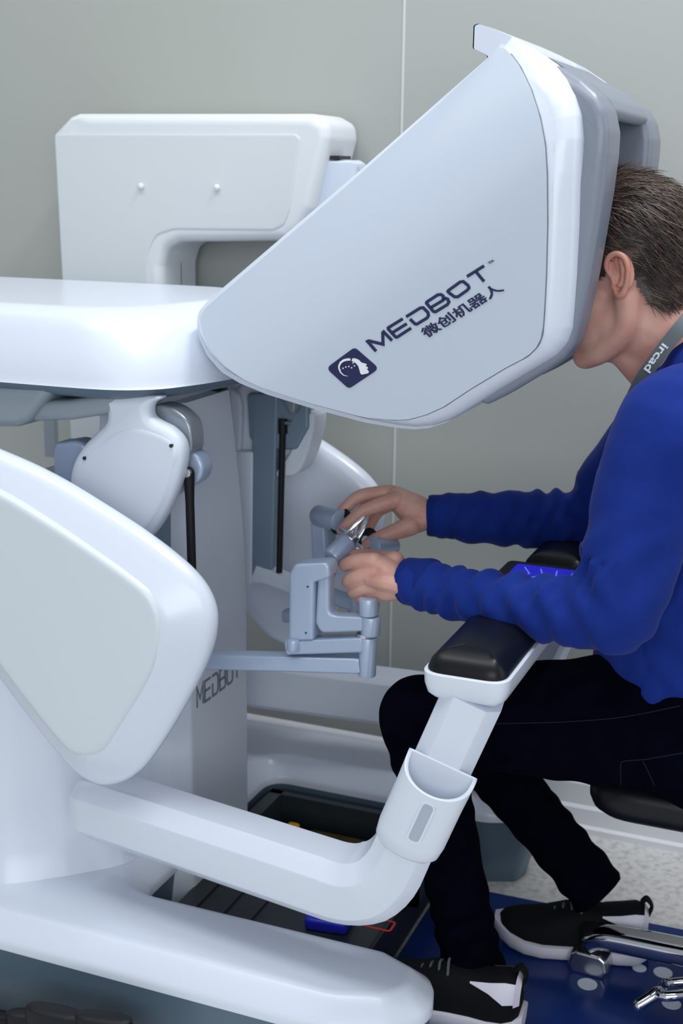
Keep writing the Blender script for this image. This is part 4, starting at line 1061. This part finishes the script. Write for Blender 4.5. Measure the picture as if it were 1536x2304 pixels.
for k in range(5):
    a_ = ang0+k*2*math.pi/5; d_ = Vector((math.cos(a_), math.sin(a_), 0)); e_ = sc_+d_*rad_
    pth_ = [Vector(p) for p in spline([sc_+d_*.03+Vector((0, 0, .088)), sc_+d_*rad_*.5+Vector((0, 0, .080)), sc_+d_*rad_*.84+Vector((0, 0, .073)), e_-d_*.012+Vector((0, 0, .066)), e_+d_*.004+Vector((0, 0, .054))], 5, closed=False)]
    n_ = len(pth_); leg = build('leg', sweep(pth_, rrect(.046, .036, .014, 5), (0, 0, 1) if True else d_, scales=[1.1-.25*i/(n_-1) for i in range(n_)]), CHROME, stool, 50)
    build('caster_stem', cyl(e_+Vector((0, 0, .038)), e_+Vector((0, 0, .080)), .017, n=16), BLACK, stool)
    s_ = Vector((-d_.y, d_.x, 0))
    cm = puff(roundpoly([(-.026, .002), (.026, .002), (.034, .018), (.030, .040), (.020, .048), (-.020, .048), (-.030, .040), (-.034, .018)], .007), rounded_layers(-.020, .020, .005), lambda u, v, w_: tuple(e_+d_*u+s_*w_+Vector((0, 0, v*.88))))
    build('caster', cm, STEEL, stool, 40)
q0 = at(1436, 2262, z=.055); q1 = at(1484, 2232, z=.075); q2 = at(1522, 2240, z=.085)
build('foot_lever', tube([q0, q0.lerp(q1, .6), q1, q2, sc_+Vector((0, 0, .09))], [.009, .009, .009, .008, .008], n=14), CHROME, stool)
q0 = at(1494, 2214, z=.075); q2 = at(1540, 2208, z=.09)
build('foot_lever', tube([q0-Vector((0, 0, .01)), q0, q2, sc_+Vector((0, .0, .10))], [.006, .007, .007, .007], n=14), CHROME, stool)

# ================================================================== SMALL THINGS ON THE FLOOR
for (a_, b_, r_, lb) in ((1438, 2178, .0115, 'small white dot on the blue floor next to the trainer heel'), (1491, 2188, .0155, 'white dot on the blue floor beside the chrome stool leg'),
                         (1321, 2214, .016, 'white dot on the blue floor in front of the chrome caster'), (1510, 2258, .015, 'white dot on the blue floor under the foot lever')):
    c_ = at(a_, b_, z=.0035)
    o_ = build('floor_dot', puff([(c_.x+r_*math.cos(k*math.pi/12), c_.y+r_*math.sin(k*math.pi/12)) for k in range(24)], [(.003, 0), (.0038, 0)], XY), DISCM); tag(o_, lb, 'floor dot', 'white dots on the blue floor')
# black rubber cable chain lying along the base
chn = thing('cable_chain', (-.75, -.52, 0), 'black rubber cable chain lying on the floor along the console base', 'cable chain')
lk_ = [(20, 2285, .030, 0), (70, 2276, .030, .3), (122, 2269, .036, .1), (178, 2292, .026, -.2), (232, 2284, .034, .2), (130, 2300, .024, .2), (55, 2305, .028, -.3), (270, 2305, .03, 0), (0, 2300, .03, .4), (190, 2312, .03, 0), (-50, 2290, .032, .1), (-100, 2284, .032, -.2), (-150, 2276, .034, .2), (-75, 2262, .03, .3)]
for k, (a_, b_, r_, rt) in enumerate(lk_):
    c_ = at(a_, b_, y=-.49-.01*(k % 3)); c, s_ = math.cos(rt), math.sin(rt); h_ = max(.02, c_.z)
    pl = []
    for i in range(28):
        t = 2*math.pi*i/28; ex = (abs(math.cos(t))**.6)*(1 if math.cos(t) > 0 else -1)*r_*1.25; ey = math.sin(t)*r_*.42
        pl.append((c_.x+c*ex-s_*ey, c_.y+s_*ex+c*ey))
    build('chain_link', puff(pl, [(.0, .006), (.003, .002), (h_*.55, .002), (h_*.55+.002, 0), (h_-.004, 0), (h_-.001, .003), (h_, .008)], XY), BLACK, chn, 40)
